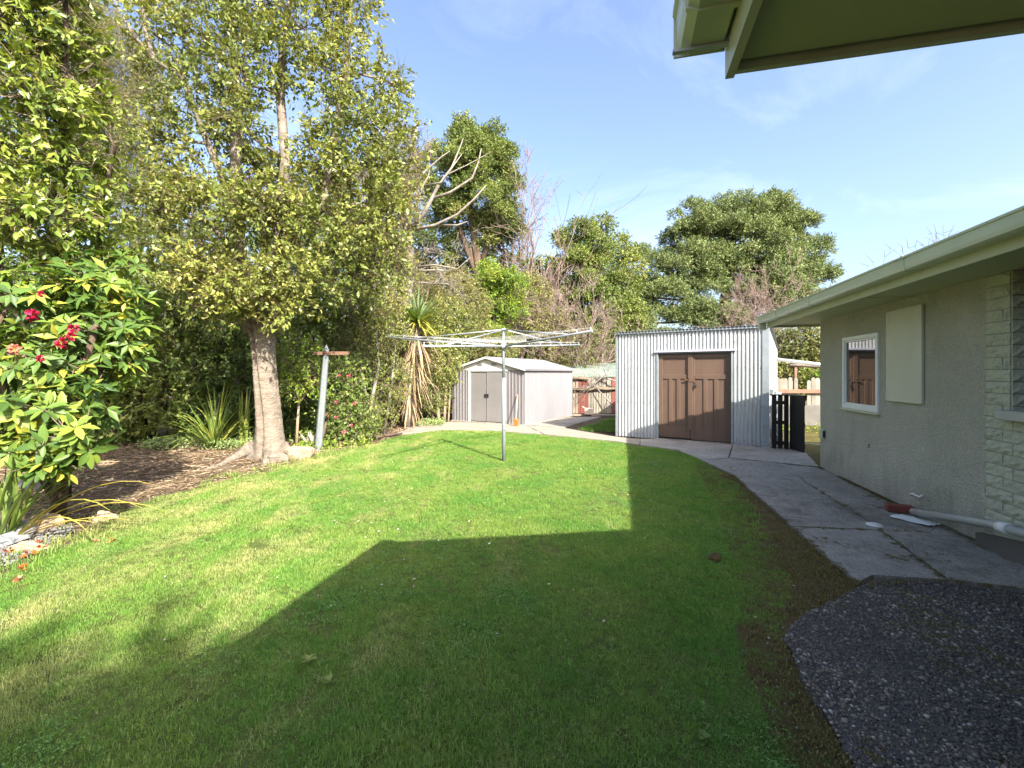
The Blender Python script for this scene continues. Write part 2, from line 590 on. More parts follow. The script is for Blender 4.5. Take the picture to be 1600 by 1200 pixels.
M_ground = ground_mat()
M_turfsoil = soil_mat('turf_soil', [(0.3, (0.06, 0.085, 0.02)), (0.55, (0.10, 0.125, 0.032)), (0.72, (0.16, 0.14, 0.065))], 3.0)
M_moss = soil_mat('mossy_soil', [(0.3, (0.065, 0.048, 0.026)), (0.48, (0.125, 0.092, 0.042)), (0.62, (0.14, 0.125, 0.042)), (0.78, (0.22, 0.165, 0.105))], 5.0, 55, 0.03)
M_mossy_yard = soil_mat('mossy_yard', [(0.3, (0.055, 0.04, 0.022)), (0.5, (0.085, 0.075, 0.024)), (0.7, (0.125, 0.12, 0.032))], 2.0)


# ------------------------------------------------------------------ ground, lawn, paths
def rough_poly(poly, step=0.12, amp=0.006, seed=0, shrink=0.0):
    rg = random.Random(seed)
    n = len(poly)
    cx = sum(p[0] for p in poly) / n
    cy = sum(p[1] for p in poly) / n
    out = []
    for i in range(n):
        a, b = poly[i], poly[(i + 1) % n]
        L = math.hypot(b[0] - a[0], b[1] - a[1])
        k = max(1, int(L / step))
        for j in range(k):
            t = j / k
            x, y = a[0] + (b[0] - a[0]) * t, a[1] + (b[1] - a[1]) * t
            d = math.hypot(x - cx, y - cy) or 1
            q = -shrink + rg.uniform(-amp, amp)
            out.append((x + (x - cx) / d * q, y + (y - cy) / d * q))
    return out


def gp(*pts):
    return [tuple(G(*p)[:2]) for p in pts]


g_ = MB()
g_.add([(-150, -60, 0), (150, -60, 0), (150, 240, 0), (-150, 240, 0)], [(0, 1, 2, 3)])
tag(g_.build('ground', M_ground), kind='structure')

LAWN_R = [(1290, 1200), (1252, 1100), (1212, 1000), (1240, 930), (1206, 850), (1162, 770), (1120, 727)]
LAWN_TOP = [(1060, 706), (1000, 697.5), (960, 691.5), (850, 680.5), (760, 674), (690, 672.5), (625, 681)]
LAWN_L = [(560, 700), (500, 713), (425, 735), (330, 757), (245, 778), (190, 800), (135, 838), (60, 880), (0, 905)]
LAWN = [(-4.4, 1.0), (-4.6, -4.0), (1.0, -4.0), (1.22, 1.2)] + gp(*LAWN_R) + gp(*LAWN_TOP) + gp(*LAWN_L)
lw = MB()
lw.add([(x, y, 0.008) for x, y in rough_poly(LAWN, 0.1, 0.03, 3)], [tuple(range(len(rough_poly(LAWN, 0.1, 0.03, 3))))])
tag(lw.build('lawn', M_turfsoil), kind='structure')

ms = MB()
MOSS = gp((1110, 722), (1146, 746), (1238, 829), (1340, 919), (1258, 963), (1226, 1001), (1250, 1062), (1332, 1202)) + [(1.25, 1.0)] + \
    [(1.05, 1.0)] + gp((1230, 1200), (1190, 1100), (1150, 1000), (1165, 930), (1140, 850), (1120, 790), (1085, 724))
ms.add([(x, y, 0.012) for x, y in rough_poly(MOSS, 0.06, 0.03, 5)], [tuple(range(len(rough_poly(MOSS, 0.06, 0.03, 5))))])
tag(ms.build('moss_strip', M_moss), kind='structure')

my = MB()
YARD = [(5.55, 9.2), (5.5, 8.5), (4.95, 7.3), (8.0, 6.5), (14, 8), (14, 14), (7.9, 13.6)]
my.add([(x, y, 0.008) for x, y in YARD], [tuple(range(len(YARD)))])
tag(my.build('mossy_yard', M_mossy_yard), kind='structure')

path = tag(thing('concrete_path', None, None), kind='structure')
SLABS = [
    (gp((1000, 688), (1027, 687), (1145, 697), (1138, 718), (1096, 721), (1060, 705.5), (1000, 697)), M_concrete_lt),
    (gp((1145, 697), (1205, 702), (1258, 708), (1281, 733), (1139, 718)), M_concrete_lt),
    (gp((1096, 722), (1139, 719), (1230, 729), (1262, 760), (1377, 834), (1238, 828), (1145, 745)), M_concrete),
    (gp((1230, 729), (1282, 733.5), (1395, 788), (1471, 824.5), (1450, 838), (1377, 834), (1262, 760)), M_concrete),
    (gp((1238, 828), (1377, 834), (1480, 913), (1364, 906), (1340, 918)), M_concrete),
    (gp((1377, 834), (1450, 838), (1471, 824.5), (1490, 833.5), (1612, 893)) + [(3.92, 3.1)] + gp((1600, 928), (1480, 913)), M_concrete),
]
for i, (pl, mm) in enumerate(SLABS):
    b_ = MB().slab(rough_poly(pl, 0.12, 0.006, i, 0.012), -0.06, 0.030 + 0.004 * (i % 3))
    b_.build('slab', mm, path)

drive = tag(thing('concrete_driveway', None, None), kind='structure')
for i, pl in enumerate([
        gp((612, 681), (650, 666), (705, 660), (822, 665.5), (850, 680), (760, 673.5), (690, 672)),
        gp((822, 665.5), (880, 670), (962, 684), (1000, 688), (1000, 697), (960, 691), (850, 680)),
        gp((822, 665), (890, 653), (940, 652), (880, 670))]):
    MB().slab(rough_poly(pl, 0.2, 0.015, 20 + i, 0.01), -0.05, 0.024 + 0.003 * i).build('slab', M_drive if i < 2 else M_concrete_lt, drive)


# exposed-aggregate slab by the house
def aggregate_mat(name, stones):
    m, nt, b = new_mat(name)
    g = nt.nodes.new('ShaderNodeNewGeometry')
    v = g.outputs['Position']
    col = ramp(nt, noise_tex(nt, v, 3, 8, 0.7), [(0.35, (0.032, 0.030, 0.027)), (0.65, (0.075, 0.07, 0.063))])
    if stones:
        oi = nt.nodes.new('ShaderNodeObjectInfo')
        col = ramp(nt, oi.outputs['Random'], [(0.0, (0.045, 0.04, 0.034)), (0.35, (0.085, 0.074, 0.06)), (0.6, (0.125, 0.10, 0.07)), (0.78, (0.15, 0.134, 0.11)), (0.9, (0.23, 0.18, 0.125)), (1.0, (0.40, 0.38, 0.33))])
        d = noise_tex(nt, v, 1.7, 7, 0.7)
        col = mixc(nt, ramp(nt, d, [(0.42, (0, 0, 0)), (0.66, (0.7,) * 3)]), col, (0.045, 0.04, 0.032))
    nt.links.new(col, b.inputs['Base Color'])
    b.inputs['Roughness'].default_value = 0.55 if stones else 0.9
    bump(nt, b, noise_tex(nt, v, 120, 4, 0.6), 0.6, 0.004)
    return m


M_agg = aggregate_mat('aggregate_binder', False)
M_pebble = aggregate_mat('aggregate_pebbles', True)
AGG = gp((1341, 921), (1352, 915), (1366, 908), (1400, 911), (1440, 911), (1480, 916), (1600, 931)) + [(3.88, 3.05), (3.25, 0.1), (2.4, 0.2), (1.05, 0.5), (0.6, -1.4), (1.05, -1.4)] + \
    gp((1332, 1202), (1306, 1150), (1284, 1118), (1262, 1085), (1248, 1058), (1240, 1030), (1226, 1005), (1234, 984), (1262, 962), (1300, 944))
MB().slab(rough_poly(AGG, 0.04, 0.014, 9), -0.06, 0.018).build('pebble_slab', M_agg)['kind'] = 'structure'


# ------------------------------------------------------------------ the house
CA = math.atan2(172, 711)
HC = G(1282, 733)
house = thing('house', 'single storey roughcast house with pale green gutters beside the concrete path', 'house', HC, math.atan2(-math.cos(CA), -math.sin(CA)))
# local x runs along the wall towards the camera, local y into the house (the yard side is y < 0)
W0, W1, WZ0, WZ1 = 0.82, 1.70, 1.06, 2.01
WX = 3.39          # where the split brick starts
WO = 3.66          # where the deep window opening starts
TOP = 2.36
wl_ = MB()
wl_.box(0, W0, 0.004, 0.2, -0.1, TOP)
wl_.box(W0, W1, 0.004, 0.2, -0.1, WZ0)
wl_.box(W0, W1, 0.004, 0.2, WZ1, TOP)
wl_.box(W1, WX, 0.004, 0.2, -0.1, TOP)
wl_.box(0, 0.2, 0.2, 7.0, -0.1, TOP)
wl_.build('wall', M_roughcast, house)
wl_ = MB()
wl_.box(7.45, 14.0, -2.2, -2.0, -0.1, TOP)
wl_.box(7.45, 7.65, -2.0, 0.0, -0.1, TOP)
wl_.build('wall', M_roughcast, house)
# the thrown stucco coat itself, as relief on the yard side
from mathutils import noise as mnoise
st_ = 0.0125
nx_, nz_ = int(WX / st_), int((TOP + .05) / st_)
vs = []
for j in range(nz_ + 1):
    for i in range(nx_ + 1):
        x_, z_ = WX * i / nx_, -.05 + (TOP + .05) * j / nz_
        h_ = mnoise.noise((x_ * 34, z_ * 34, 0)) * .6 + mnoise.noise((x_ * 75, z_ * 75, 4)) * .5
        vs.append((x_, -.001 - .0065 * max(0.0, h_ + .35), z_))
fs = []
for j in range(nz_):
    for i in range(nx_):
        x_, z_ = WX * (i + .5) / nx_, -.05 + (TOP + .05) * (j + .5) / nz_
        if W0 - .01 < x_ < W1 + .01 and WZ0 - .01 < z_ < WZ1 + .01:
            continue
        a_ = j * (nx_ + 1) + i
        fs.append((a_, a_ + 1, a_ + nx_ + 2, a_ + nx_ + 1))
MB().add(vs, fs, True).build('stucco', M_roughcast, house)
# brick section: a backing of mortar and the bricks proud of it
bk = MB()
bk.box(WX, WO, 0.006, 0.2, -0.1, TOP)
bk.box(WO, 5.8, 0.006, 0.2, -0.1, 1.14)
bk.box(WO, 5.8, 0.19, 0.3, 1.14, TOP)
bk.box(5.8, 7.45, 0.006, 0.2, -0.1, TOP)
bk.build('brick_backing', M_mortar, house)


def rough_brick(L, H, D, seed):
    rg = random.Random(seed)
    nx, nz = 5, 3
    vs, fs = [], []
    for j in range(nz + 1):
        for i in range(nx + 1):
            edge = i in (0, nx) or j in (0, nz)
            y = -D * (0.55 if edge else 1.0) + (rg.uniform(-.004, .004) if edge else rg.uniform(-.012, .010))
            vs.append((L * i / nx + (0 if i in (0, nx) else rg.uniform(-.01, .01)), y, H * j / nz + (0 if j in (0, nz) else rg.uniform(-.006, .006))))
    k = len(vs)
    for j in range(nz):
        for i in range(nx):
            a = j * (nx + 1) + i
            fs.append((a, a + 1, a + nx + 2, a + nx + 1))
    ring = [i for i in range(nx + 1)] + [(j * (nx + 1) + nx) for j in range(1, nz + 1)] + [nz * (nx + 1) + i for i in range(nx - 1, -1, -1)] + [j * (nx + 1) for j in range(nz - 1, 0, -1)]
    for a in ring:
        vs.append((vs[a][0], 0.0, vs[a][2]))
    n = len(ring)
    for q in range(n):
        fs.append((ring[q], k + q, k + (q + 1) % n, ring[(q + 1) % n]))
    me = bpy.data.meshes.new('brick')
    me.from_pydata(vs, [], fs)
    me.materials.append(M_brick)
    me.update()
    return me


_bricks = {}


def brick_mesh(L, s):
    key = (round(L, 3), s % 4)
    if key not in _bricks:
        _bricks[key] = rough_brick(L - 0.008, 0.092, 0.020, hash(key) % 999)
    return _bricks[key]


row = 0
z = 0.06
while z + 0.1 < TOP + 0.02:
    x = WX + 0.004
    first = (0.19 if row % 2 else 0.29)
    k = 0
    while x < 7.4:
        L = first if k == 0 else 0.29
        end = WO if (z > 1.13 and x < WO) else (7.45 if x >= 5.8 or z <= 1.13 else 0)
        if z > 1.13 and WO <= x < 5.8:
            x = 5.8
            k += 1
            continue
        L = min(L, end - x)
        if z <= 1.13 or x < WO:
            if L > 0.05:
                o = link_mesh('brick', brick_mesh(L, row + k), house)
                o.location = (x, 0.006, z)
        elif L > 0.05:
            o = link_mesh('brick', brick_mesh(L, row + k), house)
            o.location = (x, 0.006, z)
        x += max(L, 0.05)
        k += 1
        if x > 4.9 and x < 5.8 and z <= 1.13:
            x = 7.4
    # the return of the deep opening, seen dark
    if z > 1.13:
        o = link_mesh('brick', brick_mesh(0.19, row), house)
        o.location = (WO, 0.0, z)
        o.rotation_euler = (0, 0, R(90))
    row += 1
    z += 0.1
sl = MB().box(3.61, 5.9, -0.085, 0.19, 1.145, 1.225, bev=0.006)
sl.build('sill', M_pvc, house)
big = MB()
for (a0, a1, q0, q1) in ((WO + .05, WO + .11, 1.23, TOP - .02), (5.69, 5.75, 1.23, TOP - .02), (WO + .11, 5.69, 1.23, 1.29), (WO + .11, 5.69, TOP - .08, TOP - .02), (4.7, 4.75, 1.29, TOP - .08)):
    big.box(a0, a1, 0.135, 0.188, q0, q1)
wbig = big.build('window', M_white, house)
MB().box(WO + .11, 4.7, 0.155, 0.165, 1.29, TOP - .08).build('pane', M_glass, wbig)
MB().box(4.75, 5.69, 0.155, 0.165, 1.29, TOP - .08).build('pane', M_glass, wbig)
# small window
wf = MB()
for (a0, a1, q0, q1) in ((W0 - .02, W0 + .03, WZ0 - .02, WZ1 + .02), (W1 - .03, W1 + .02, WZ0 - .02, WZ1 + .02), (W0 + .03, W1 - .03, WZ0 - .02, WZ0 + .035), (W0 + .03, W1 - .03, WZ1 - .03, WZ1 + .02)):
    wf.box(a0, a1, -0.028, 0.06, q0, q1, bev=0.004)
win = wf.build('window', M_white, house)
wi = MB()
for (a0, a1, q0, q1) in ((W0 + .03, W0 + .055, WZ0 + .035, WZ1 - .03), (W1 - .055, W1 - .03, WZ0 + .035, WZ1 - .03), (W0 + .055, W1 - .055, WZ0 + .035, WZ0 + .06), (W0 + .055, W1 - .055, WZ1 - .055, WZ1 - .03)):
    wi.box(a0, a1, -0.012, 0.03, q0, q1)
wi.build('sash', M_white, win)
MB().box(W0 + .055, W1 - .055, 0.004, 0.012, WZ0 + .06, WZ1 - .055).build('pane', M_glass, win)
MB().box(W0 - .045, W1 + .045, -0.045, -0.002, WZ0 - .048, WZ0 - .021, bev=0.004).build('window_sill', M_trim, win)
# the panel that covers another opening
MB().box(1.92, 2.58, -0.035, -0.007, 1.20, 2.25, bev=0.004).build('cover_board', M_board, house)
# plinth, vent, bracket
pl = MB()
pl.add([(3.36, -.055, -.05), (4.6, -.055, -.05), (4.6, .0, -.05), (3.36, .0, -.05), (3.36, -.055, .13), (4.6, -.055, .34), (4.6, .0, .34), (3.36, .0, .13)],
       [(0, 3, 2, 1), (4, 5, 6, 7), (0, 1, 5, 4), (1, 2, 6, 5), (2, 3, 7, 6), (3, 0, 4, 7)])
pl.build('plinth', M_plaster, house)
vb = MB().box(0.10, 0.20, -0.06, -0.001, 0.50, 0.66, bev=0.012)
vn = vb.build('vent_box', M_trim, house)
MB().box(0.201, 0.206, -0.045, -0.012, 0.53, 0.63).build('vent_slot', M_iron, vn)
MB().tube([(2.42, -.002, .215), (2.42, -.05, .215), (2.46, -.055, .235), (2.60, -.055, .235), (2.62, -.05, .26)], 0.010, 8).build('tap_stub', M_white, house)
MB().tube([(1.50, -.004, .62), (1.50, -.02, .615), (1.51, -.022, .58)], 0.006, 6).build('hook', M_rust, house)
# soffits
so = MB()
for (x0, x1, y0, y1) in ((-.58, 2.40, -.58, 0.0), (2.408, 5.0, -.58, 0.0), (5.008, 6.84, -.58, 0.0), (-.58, 0.0, 0.008, 7.0)):
    so.box(x0, x1, y0, y1, TOP, TOP + .012)
so.build('soffit', M_soffit, house)
so = MB()
for (x0, x1, y0, y1) in ((6.88, 7.90, -2.78, -1.40), (6.88, 7.90, -1.392, 0.0), (7.908, 9.3, -2.78, -2.2), (9.308, 10.7, -2.78, -2.2), (10.708, 12.1, -2.78, -2.2), (12.108, 14.6, -2.78, -2.2)):
    so.box(x0, x1, y0, y1, TOP, TOP + .012)
so.build('soffit', M_soffit, house)
cv = MB()
cv.box(7.892, 7.916, -2.78, -2.2, TOP - .007, TOP - .0005).box(6.89, 7.88, -1.41, -1.382, TOP - .007, TOP - .0005)
cv.build('soffit_batten', M_trim, house)
cv = MB()
for x in (2.404, 5.004):
    cv.box(x - .02, x + .02, -.575, -.005, TOP - .006, TOP - .0005)
cv.build('soffit_batten', M_soffit, house)
# fascias (boards with butt joints) and gutters
FP = [(0.0, 2.325), (0.022, 2.325), (0.022, 2.50), (0.0, 2.50)]
for pth in ([(-.6, 7.0), (-.6, -.6), (2.597, -.6)], [(2.603, -.6), (6.86, -.6)], [(6.86, -2.8), (14.6, -2.8)], ):
    MB().sweep(pth, [(-q, z_) for q, z_ in FP]).build('fascia', M_trim, house)
MB().sweep([(6.86, -.57), (6.86, -2.7755)], [(0.0, 2.345), (0.018, 2.345), (0.018, 2.50), (0.0, 2.50)]).build('fascia', M_trim, house)
GPROF = [(0.004, 2.415), (0.012, 2.402), (0.095, 2.400), (0.118, 2.412), (0.126, 2.440), (0.128, 2.505), (0.137, 2.512), (0.137, 2.528), (0.122, 2.530),
         (0.119, 2.508), (0.116, 2.445), (0.110, 2.424), (0.092, 2.412), (0.014, 2.414), (0.012, 2.53), (0.004, 2.53)]
gut1 = MB().sweep([(-.6, 7.0), (-.6, -.6), (6.845, -.6)], GPROF)
gut1 = gut1.build('gutter', M_gutter, house)
gut2 = MB().sweep([(6.868, -2.8), (14.6, -2.8)], GPROF).build('gutter', M_gutter, house)
# joint straps round the gutters, and the stop end
JP = [(0.0, 2.398), (0.096, 2.394), (0.123, 2.407), (0.131, 2.438), (0.133, 2.50), (0.142, 2.51), (0.142, 2.533), (0.128, 2.533), (0.120, 2.5), (0.112, 2.43), (0.09, 2.406), (0.0, 2.408)]
for x in (0.25, 1.55, 3.60, 5.35):
    MB().sweep([(x, -.6), (x + .03, -.6)], JP).build('gutter_strap', M_gutter, gut1)
MB().sweep([(7.02, -2.8), (7.035, -2.8)], JP).build('gutter_strap', M_gutter, gut2)
MB().box(6.862, 6.8675, -2.934, -2.802, 2.40, 2.532).build('stop_end', M_gutter, gut2)
MB().box(6.89, 6.905, -2.94, -2.80, 2.392, 2.399).build('gutter_clip', M_galv, gut2)
MB().box(-.725, -.61, -.725, -.61, 2.30, 2.40, bev=0.01).build('outlet', M_gutter, gut1)
# roof
rf = MB()
e, zz, sl_ = 0.63, 2.505, math.tan(R(17))


def hip(x0, x1, y0, y1):
    h = (y1 - y0) / 2 * sl_
    m = (y1 - y0) / 2
    rf.add([(x0, y0, zz), (x1, y0, zz), (x1, y1, zz), (x0, y1, zz), (x0 + m, y0 + m, zz + h), (x1 - m, y0 + m, zz + h)],
           [(0, 1, 5, 4), (1, 2, 5), (2, 3, 4, 5), (3, 0, 4), (0, 3, 2, 1)])


hip(-.60, 14.6, -.60, 7.2)
rf.build('roof', M_roof, house)
rf = MB()
hw = (0.0 + 3.5 + 2.8)
rf.add([(6.86, -2.8, zz + .003), (14.6, -2.8, zz + .003), (14.6, 3.3, zz + .003 + hw * sl_ * .97), (6.86, 3.3, zz + .003 + hw * sl_ * .97), (14.6, 3.3, zz + .003), (6.86, 3.3, zz + .003)],
       [(0, 1, 2, 3), (0, 3, 5), (1, 4, 2), (0, 5, 4, 1), (3, 2, 4, 5)])
rf.build('roof', M_roof, house)

# waste pipe with a socket joint along the foot of the wall, resting on a brick
pipe = thing('drain_pipe', 'pale grey plastic drain pipe sloping along the foot of the house wall', 'pipe', frame_of(house) @ Vector((2.62, -.12, 0)))
Hm = frame_of(house)
hp = lambda x, y, z_: Hm @ Vector((x, y, z_))
MB().tube([hp(2.62, -.13, .085), hp(3.66, -.13, .285), hp(5.2, -.13, .44)], 0.034, 12).build('tube', M_pvc, pipe, world=True)
MB().tube([hp(3.74, -.13, .293), hp(3.84, -.13, .303)], 0.045, 12).build('socket', M_white, pipe, world=True)
br = MB()
Mb = Matrix.Translation(hp(2.46, -.17, 0.033)) @ Matrix.Rotation(R(-25), 4, 'Z')
br.box(-.115, .115, -.055, .055, 0, .075, Mb, bev=.006)
tag(br.build('brick', M_redbrick), 'single loose red brick on the path at the end of the drain pipe', 'brick')
pp = MB()
rg = random.Random(4)
Mp = Matrix.Translation(hp(2.78, -.2, 0.038)) @ Matrix.Rotation(R(-70), 4, 'Z')
N_ = 7
vs = [(i / N_ * .34 - .17, j / N_ * .2 - .1, rg.uniform(0, .014)) for j in range(N_ + 1) for i in range(N_ + 1)]
pp.add([Mp @ Vector(v) for v in vs], [(j * (N_ + 1) + i, j * (N_ + 1) + i + 1, (j + 1) * (N_ + 1) + i + 1, (j + 1) * (N_ + 1) + i) for j in range(N_) for i in range(N_)])
tag(pp.build('paper_sheet', M_white), 'crumpled pale sheet lying under the drain pipe beside the loose brick', 'paper')
dc = MB()
c = G(1366, 826)
rr = [(0.0, .052), (.045, .050), (.066, .043), (.074, .034)]
vs, fs = [(c.x, c.y, .058)], []
for (r_, z_) in rr[1:]:
    for k in range(20):
        a = k / 20 * 2 * math.pi
        vs.append((c.x + r_ * math.cos(a), c.y + r_ * math.sin(a), z_))
for k in range(20):
    fs.append((0, 1 + k, 1 + (k + 1) % 20))
    for q in range(2):
        a, b_ = 1 + q * 20 + k, 1 + q * 20 + (k + 1) % 20
        fs.append((a, a + 20, b_ + 20, b_))
dc.add(vs, fs, True)
tag(dc.build('drain_cover', mat('cap_white', (0.72, 0.73, 0.68), None, 6, .5)), 'round white plastic cap lying on the concrete path', 'cap')

# ------------------------------------------------------------------ the corrugated garage
GW = 3.2
gr = G(1200, 700)
TH = R(32)
garage = thing('garage', 'corrugated galvanised iron garage with brown timber double doors', 'garage', (gr.x - GW * math.cos(TH), gr.y + GW * math.sin(TH), 0), -TH)
D0, D1, DH, GH, GD = 0.965, 2.55, 2.0, 2.50, 5.0


def corr(x0, x1, z0, z1, y=0.0, pitch=0.076, amp=0.0125, n=8, ztop=None, phase=0.0):
    """A corrugated sheet in the xz plane; ztop(x) may slope its top edge."""
    m = max(2, int((x1 - x0) / pitch * n))
    vs, fs = [], []
    for i in range(m + 1):
        x = x0 + (x1 - x0) * i / m
        yy = y - amp * math.cos(2 * math.pi * (x + phase) / pitch)
        vs += [(x, yy, z0), (x, yy, ztop(x) if ztop else z1)]
    for i in range(m):
        fs.append((2 * i, 2 * i + 2, 2 * i + 3, 2 * i + 1))
    return vs, fs


def corr_sheet(name, m, parent, *a, T=None, **k):
    vs, fs = corr(*a, **k)
    if T is not None:
        vs = [T @ Vector(v) for v in vs]
    b_ = MB().add(vs, fs, True)
    return b_.build(name, m, parent)


corr_sheet('wall_sheet', M_galv, garage, 0.0, 0.5, 0.02, GH, y=0.0)
corr_sheet('wall_sheet', M_galv, garage, 0.47, D0, 0.02, GH, y=-0.003)
corr_sheet('wall_sheet', M_galv, garage, D0 - .03, 1.76, DH + .03, GH, y=-0.006)
corr_sheet('wall_sheet', M_galv, garage, 1.72, D1 + .03, DH + .03, GH, y=-0.009)
corr_sheet('wall_sheet', M_galv, garage, D1, 3.14, 0.02, GH, y=-0.003)
zt = lambda x: GH - 0.05 * x
Tr = Matrix.Translation((GW, 0, 0)) @ Matrix.Rotation(R(90), 4, 'Z')
Tl = Matrix.Translation((0, 0, 0)) @ Matrix.Rotation(R(90), 4, 'Z')
for T_ in (Tr, Tl):
    for k in range(6):
        corr_sheet('wall_sheet', M_galv, garage, k * .84, min((k + 1) * .84 + .03, GD), 0.02, GH, y=-.003 * (k % 2), ztop=zt, T=T_)
corr_sheet('wall_sheet', M_galv, garage, 0.0, GW, 0.02, GH - .05 * GD, y=GD)
# flashings
fl = MB()
fl.box(3.10, GW + .018, -.022, -.012, 0.01, GH - .01).box(GW + .012, GW + .02, -.012, .13, 0.01, GH - .02)
fl.build('corner_flashing', M_galv_dark, garage)
fl = MB()
fl.box(-.015, .035, -.02, -.012, 0.01, GH - .01).box(-.018, -.012, -.012, .09, 0.01, GH - .02)
fl.build('corner_flashing', M_galv_dark, garage)
M_lintel = mat('lilac_flashing', (0.56, 0.53, 0.64), (0.46, 0.44, 0.55), 5, .5, metal=.2)
fl = MB()
fl.box(D0 - .06, D1 + .08, -.06, -.018, DH + .005, DH + .045, bev=.004)
fl.build('lintel', M_lintel, garage)
fr = MB()
fr.box(D0 - .004, D0 + .030, -.03, .09, .01, DH).box(D1 - .030, D1 + .004, -.03, .09, .01, DH).box(D0 + .03, D1 - .03, -.01, .09, DH - .02, DH + .004)
fr.build('door_frame', M_galv_dark, garage)
# roof sheets with a wavy eave
T2 = Matrix.Translation((0, -.08, GH + .012)) @ Matrix.Rotation(-math.atan(.05), 4, 'X') @ Matrix.Rotation(R(90), 4, 'X')
for k in range(4):
    vs, fs = corr(-.05 + k * .82, min(.80 + k * .82, GW + .06), -GD - .12, 0.0, y=.0015 * (k % 2), n=8)
    vs = [T2 @ Vector(v) for v in vs]
    b_ = MB().add(vs, fs, True)
    off = len(b_.v)
    b_.v += [(v[0], v[1], v[2] + .004) for v in b_.v[:off]]
    b_.f += [tuple(i + off for i in f) for f in fs] + [(2 * i + 1, 2 * i + 3, 2 * i + 3 + off, 2 * i + 1 + off) for i in range(off // 2 - 1)]
    b_.sm += [True] * len(fs) + [False] * (off // 2 - 1)
    b_.build('roof_sheet', M_galv_dark, garage)
MB().box(-.02, GW + .02, -.06, -.02, GH - .035, GH - .003).build('eave_batten', M_galv_dark, garage)
nb = MB()
for k in range(9):
    x = .15 + k * .35
    if True:
        nb.box(x - .008, x + .008, -.022, -.010, GH - .30, GH - .288)
nb.build('roof_nails', M_galv_dark, garage, kind='stuff')
nb = MB()
for zr in (.12, .85, 1.65, 2.38):
    for k in range(21):
        x = .04 + k * .152
        if D0 - .05 < x < D1 + .05 and zr < DH:
            continue
        nb.box(x - .007, x + .007, -.026, -.012, zr - .007, zr + .007)
nb.build('wall_nails', M_rust, garage, kind='stuff')


def door_leaf(x0, x1, zb, npan):
    """Framed leaf: stiles and rails over recessed boards, a wide panel on top and tall narrow panels below."""
    w = x1 - x0
    y0 = 0.035
    fr = MB()
    zt_, zm0, zm1, zl = DH - .03, 1.50, 1.40, zb + .24
    st = 0.085
    fr.box(x0, x0 + st, y0, y0 + .04, zb, zt_, bev=.004)
    fr.box(x1 - st, x1, y0, y0 + .04, zb, zt_, bev=.004)
    fr.box(x0 + st, x1 - st, y0 + .001, y0 + .04, zt_ - .10, zt_, bev=.004)
    fr.box(x0 + st, x1 - st, y0 + .001, y0 + .04, zm1, zm0, bev=.004)
    fr.box(x0 + st, x1 - st, y0 + .001, y0 + .04, zb, zl, bev=.004)
    pw = (w - 2 * st)
    for k in range(1, npan):
        xc = x0 + st + pw * k / npan
        fr.box(xc - .04, xc + .04, y0 + .002, y0 + .04, zl, zm1, bev=.004)
    d = fr.build('door', M_door, garage)
    MB().box(x0 + st - .01, x1 - st + .01, y0 + .018, y0 + .03, zm0 - .01, zt_ - .09).build('panel', M_door, d)
    for k in range(npan):
        xa = x0 + st + pw * k / npan + (.04 if k else 0)
        xb = x0 + st + pw * (k + 1) / npan - (.04 if k < npan - 1 else 0)
        MB().box(xa - .005, xb + .005, y0 + .018, y0 + .03, zl - .01, zm1 + .01).build('panel', M_door, d)
    return d


XM = D0 + .03 + (D1 - D0 - .06) * .455
dl = door_leaf(D0 + .033, XM - .003, .075, 3)
dr = door_leaf(XM + .003, D1 - .033, .05, 3)
MB().box(XM - .05, XM + .045, .012, .034, .26, DH - .05, bev=.004).build('cover_strip', M_door, dr)
hs = MB()
hs.box(XM - .115, XM - .03, .004, .0115, 1.37, 1.40).box(XM - .03, XM + .12, .003, .0115, 1.345, 1.375).tube([(XM - .05, .004, 1.415), (XM - .03, -.012, 1.43), (XM + .0, .004, 1.41)], .007, 6)
hs.build('hasp', M_rust, dl)
pk = MB().box(XM + .085, XM + .13, -.012, .010, 1.20, 1.27, bev=.006).tube([(XM + .092, 0, 1.27), (XM + .092, 0, 1.315), (XM + .108, 0, 1.33), (XM + .123, 0, 1.315), (XM + .123, 0, 1.27)], .005, 6)
pk.build('padlock', M_iron, dr)
MB().box(D0, D1, -.03, .10, .0, .032).build('threshold', M_concrete_lt, garage)
MB().box(D0 + .03, D1 - .03, .085, .10, .03, DH).build('inner_lining', M_iron, garage)

# ------------------------------------------------------------------ the small garden shed
SW, SD, SE, SA = 2.65, 3.6, 1.665, 2.03
sr = G(820, 665)
TS = R(30)
shed = thing('garden_shed', 'small silver ribbed metal garden shed with low gable roof and sliding doors', 'shed', (sr.x - SW * math.cos(TS), sr.y + SW * math.sin(TS), 0), -TS)
S0, S1 = 0.70, 1.98


def ribbed(x0, x1, z0, z1, pitch=0.1, dep=0.014, y=0.0, top=None, rib=0.22):
    vs, fs = [], []
    x = x0
    prof = []
    while x < x1 - 1e-6:
        for (q, d) in ((0.0, 0), (1 - 2 * rib, 0), (1 - 1.6 * rib, 1), (1 - .4 * rib, 1)):
            xx = x + q * pitch
            if xx < x1:
                prof.append((xx, y - dep * d))
        x += pitch
    prof.append((x1, y))
    for (xx, yy) in prof:
        vs += [(xx, yy, z0), (xx, yy, top(xx) if top else z1)]
    for i in range(len(prof) - 1):
        fs.append((2 * i, 2 * i + 2, 2 * i + 3, 2 * i + 1))
    return vs, fs


def rib_sheet(name, m, parent, *a, T=None, **k):
    vs, fs = ribbed(*a, **k)
    if T is not None:
        vs = [T @ Vector(v) for v in vs]
    return MB().add(vs, fs).build(name, m, parent)


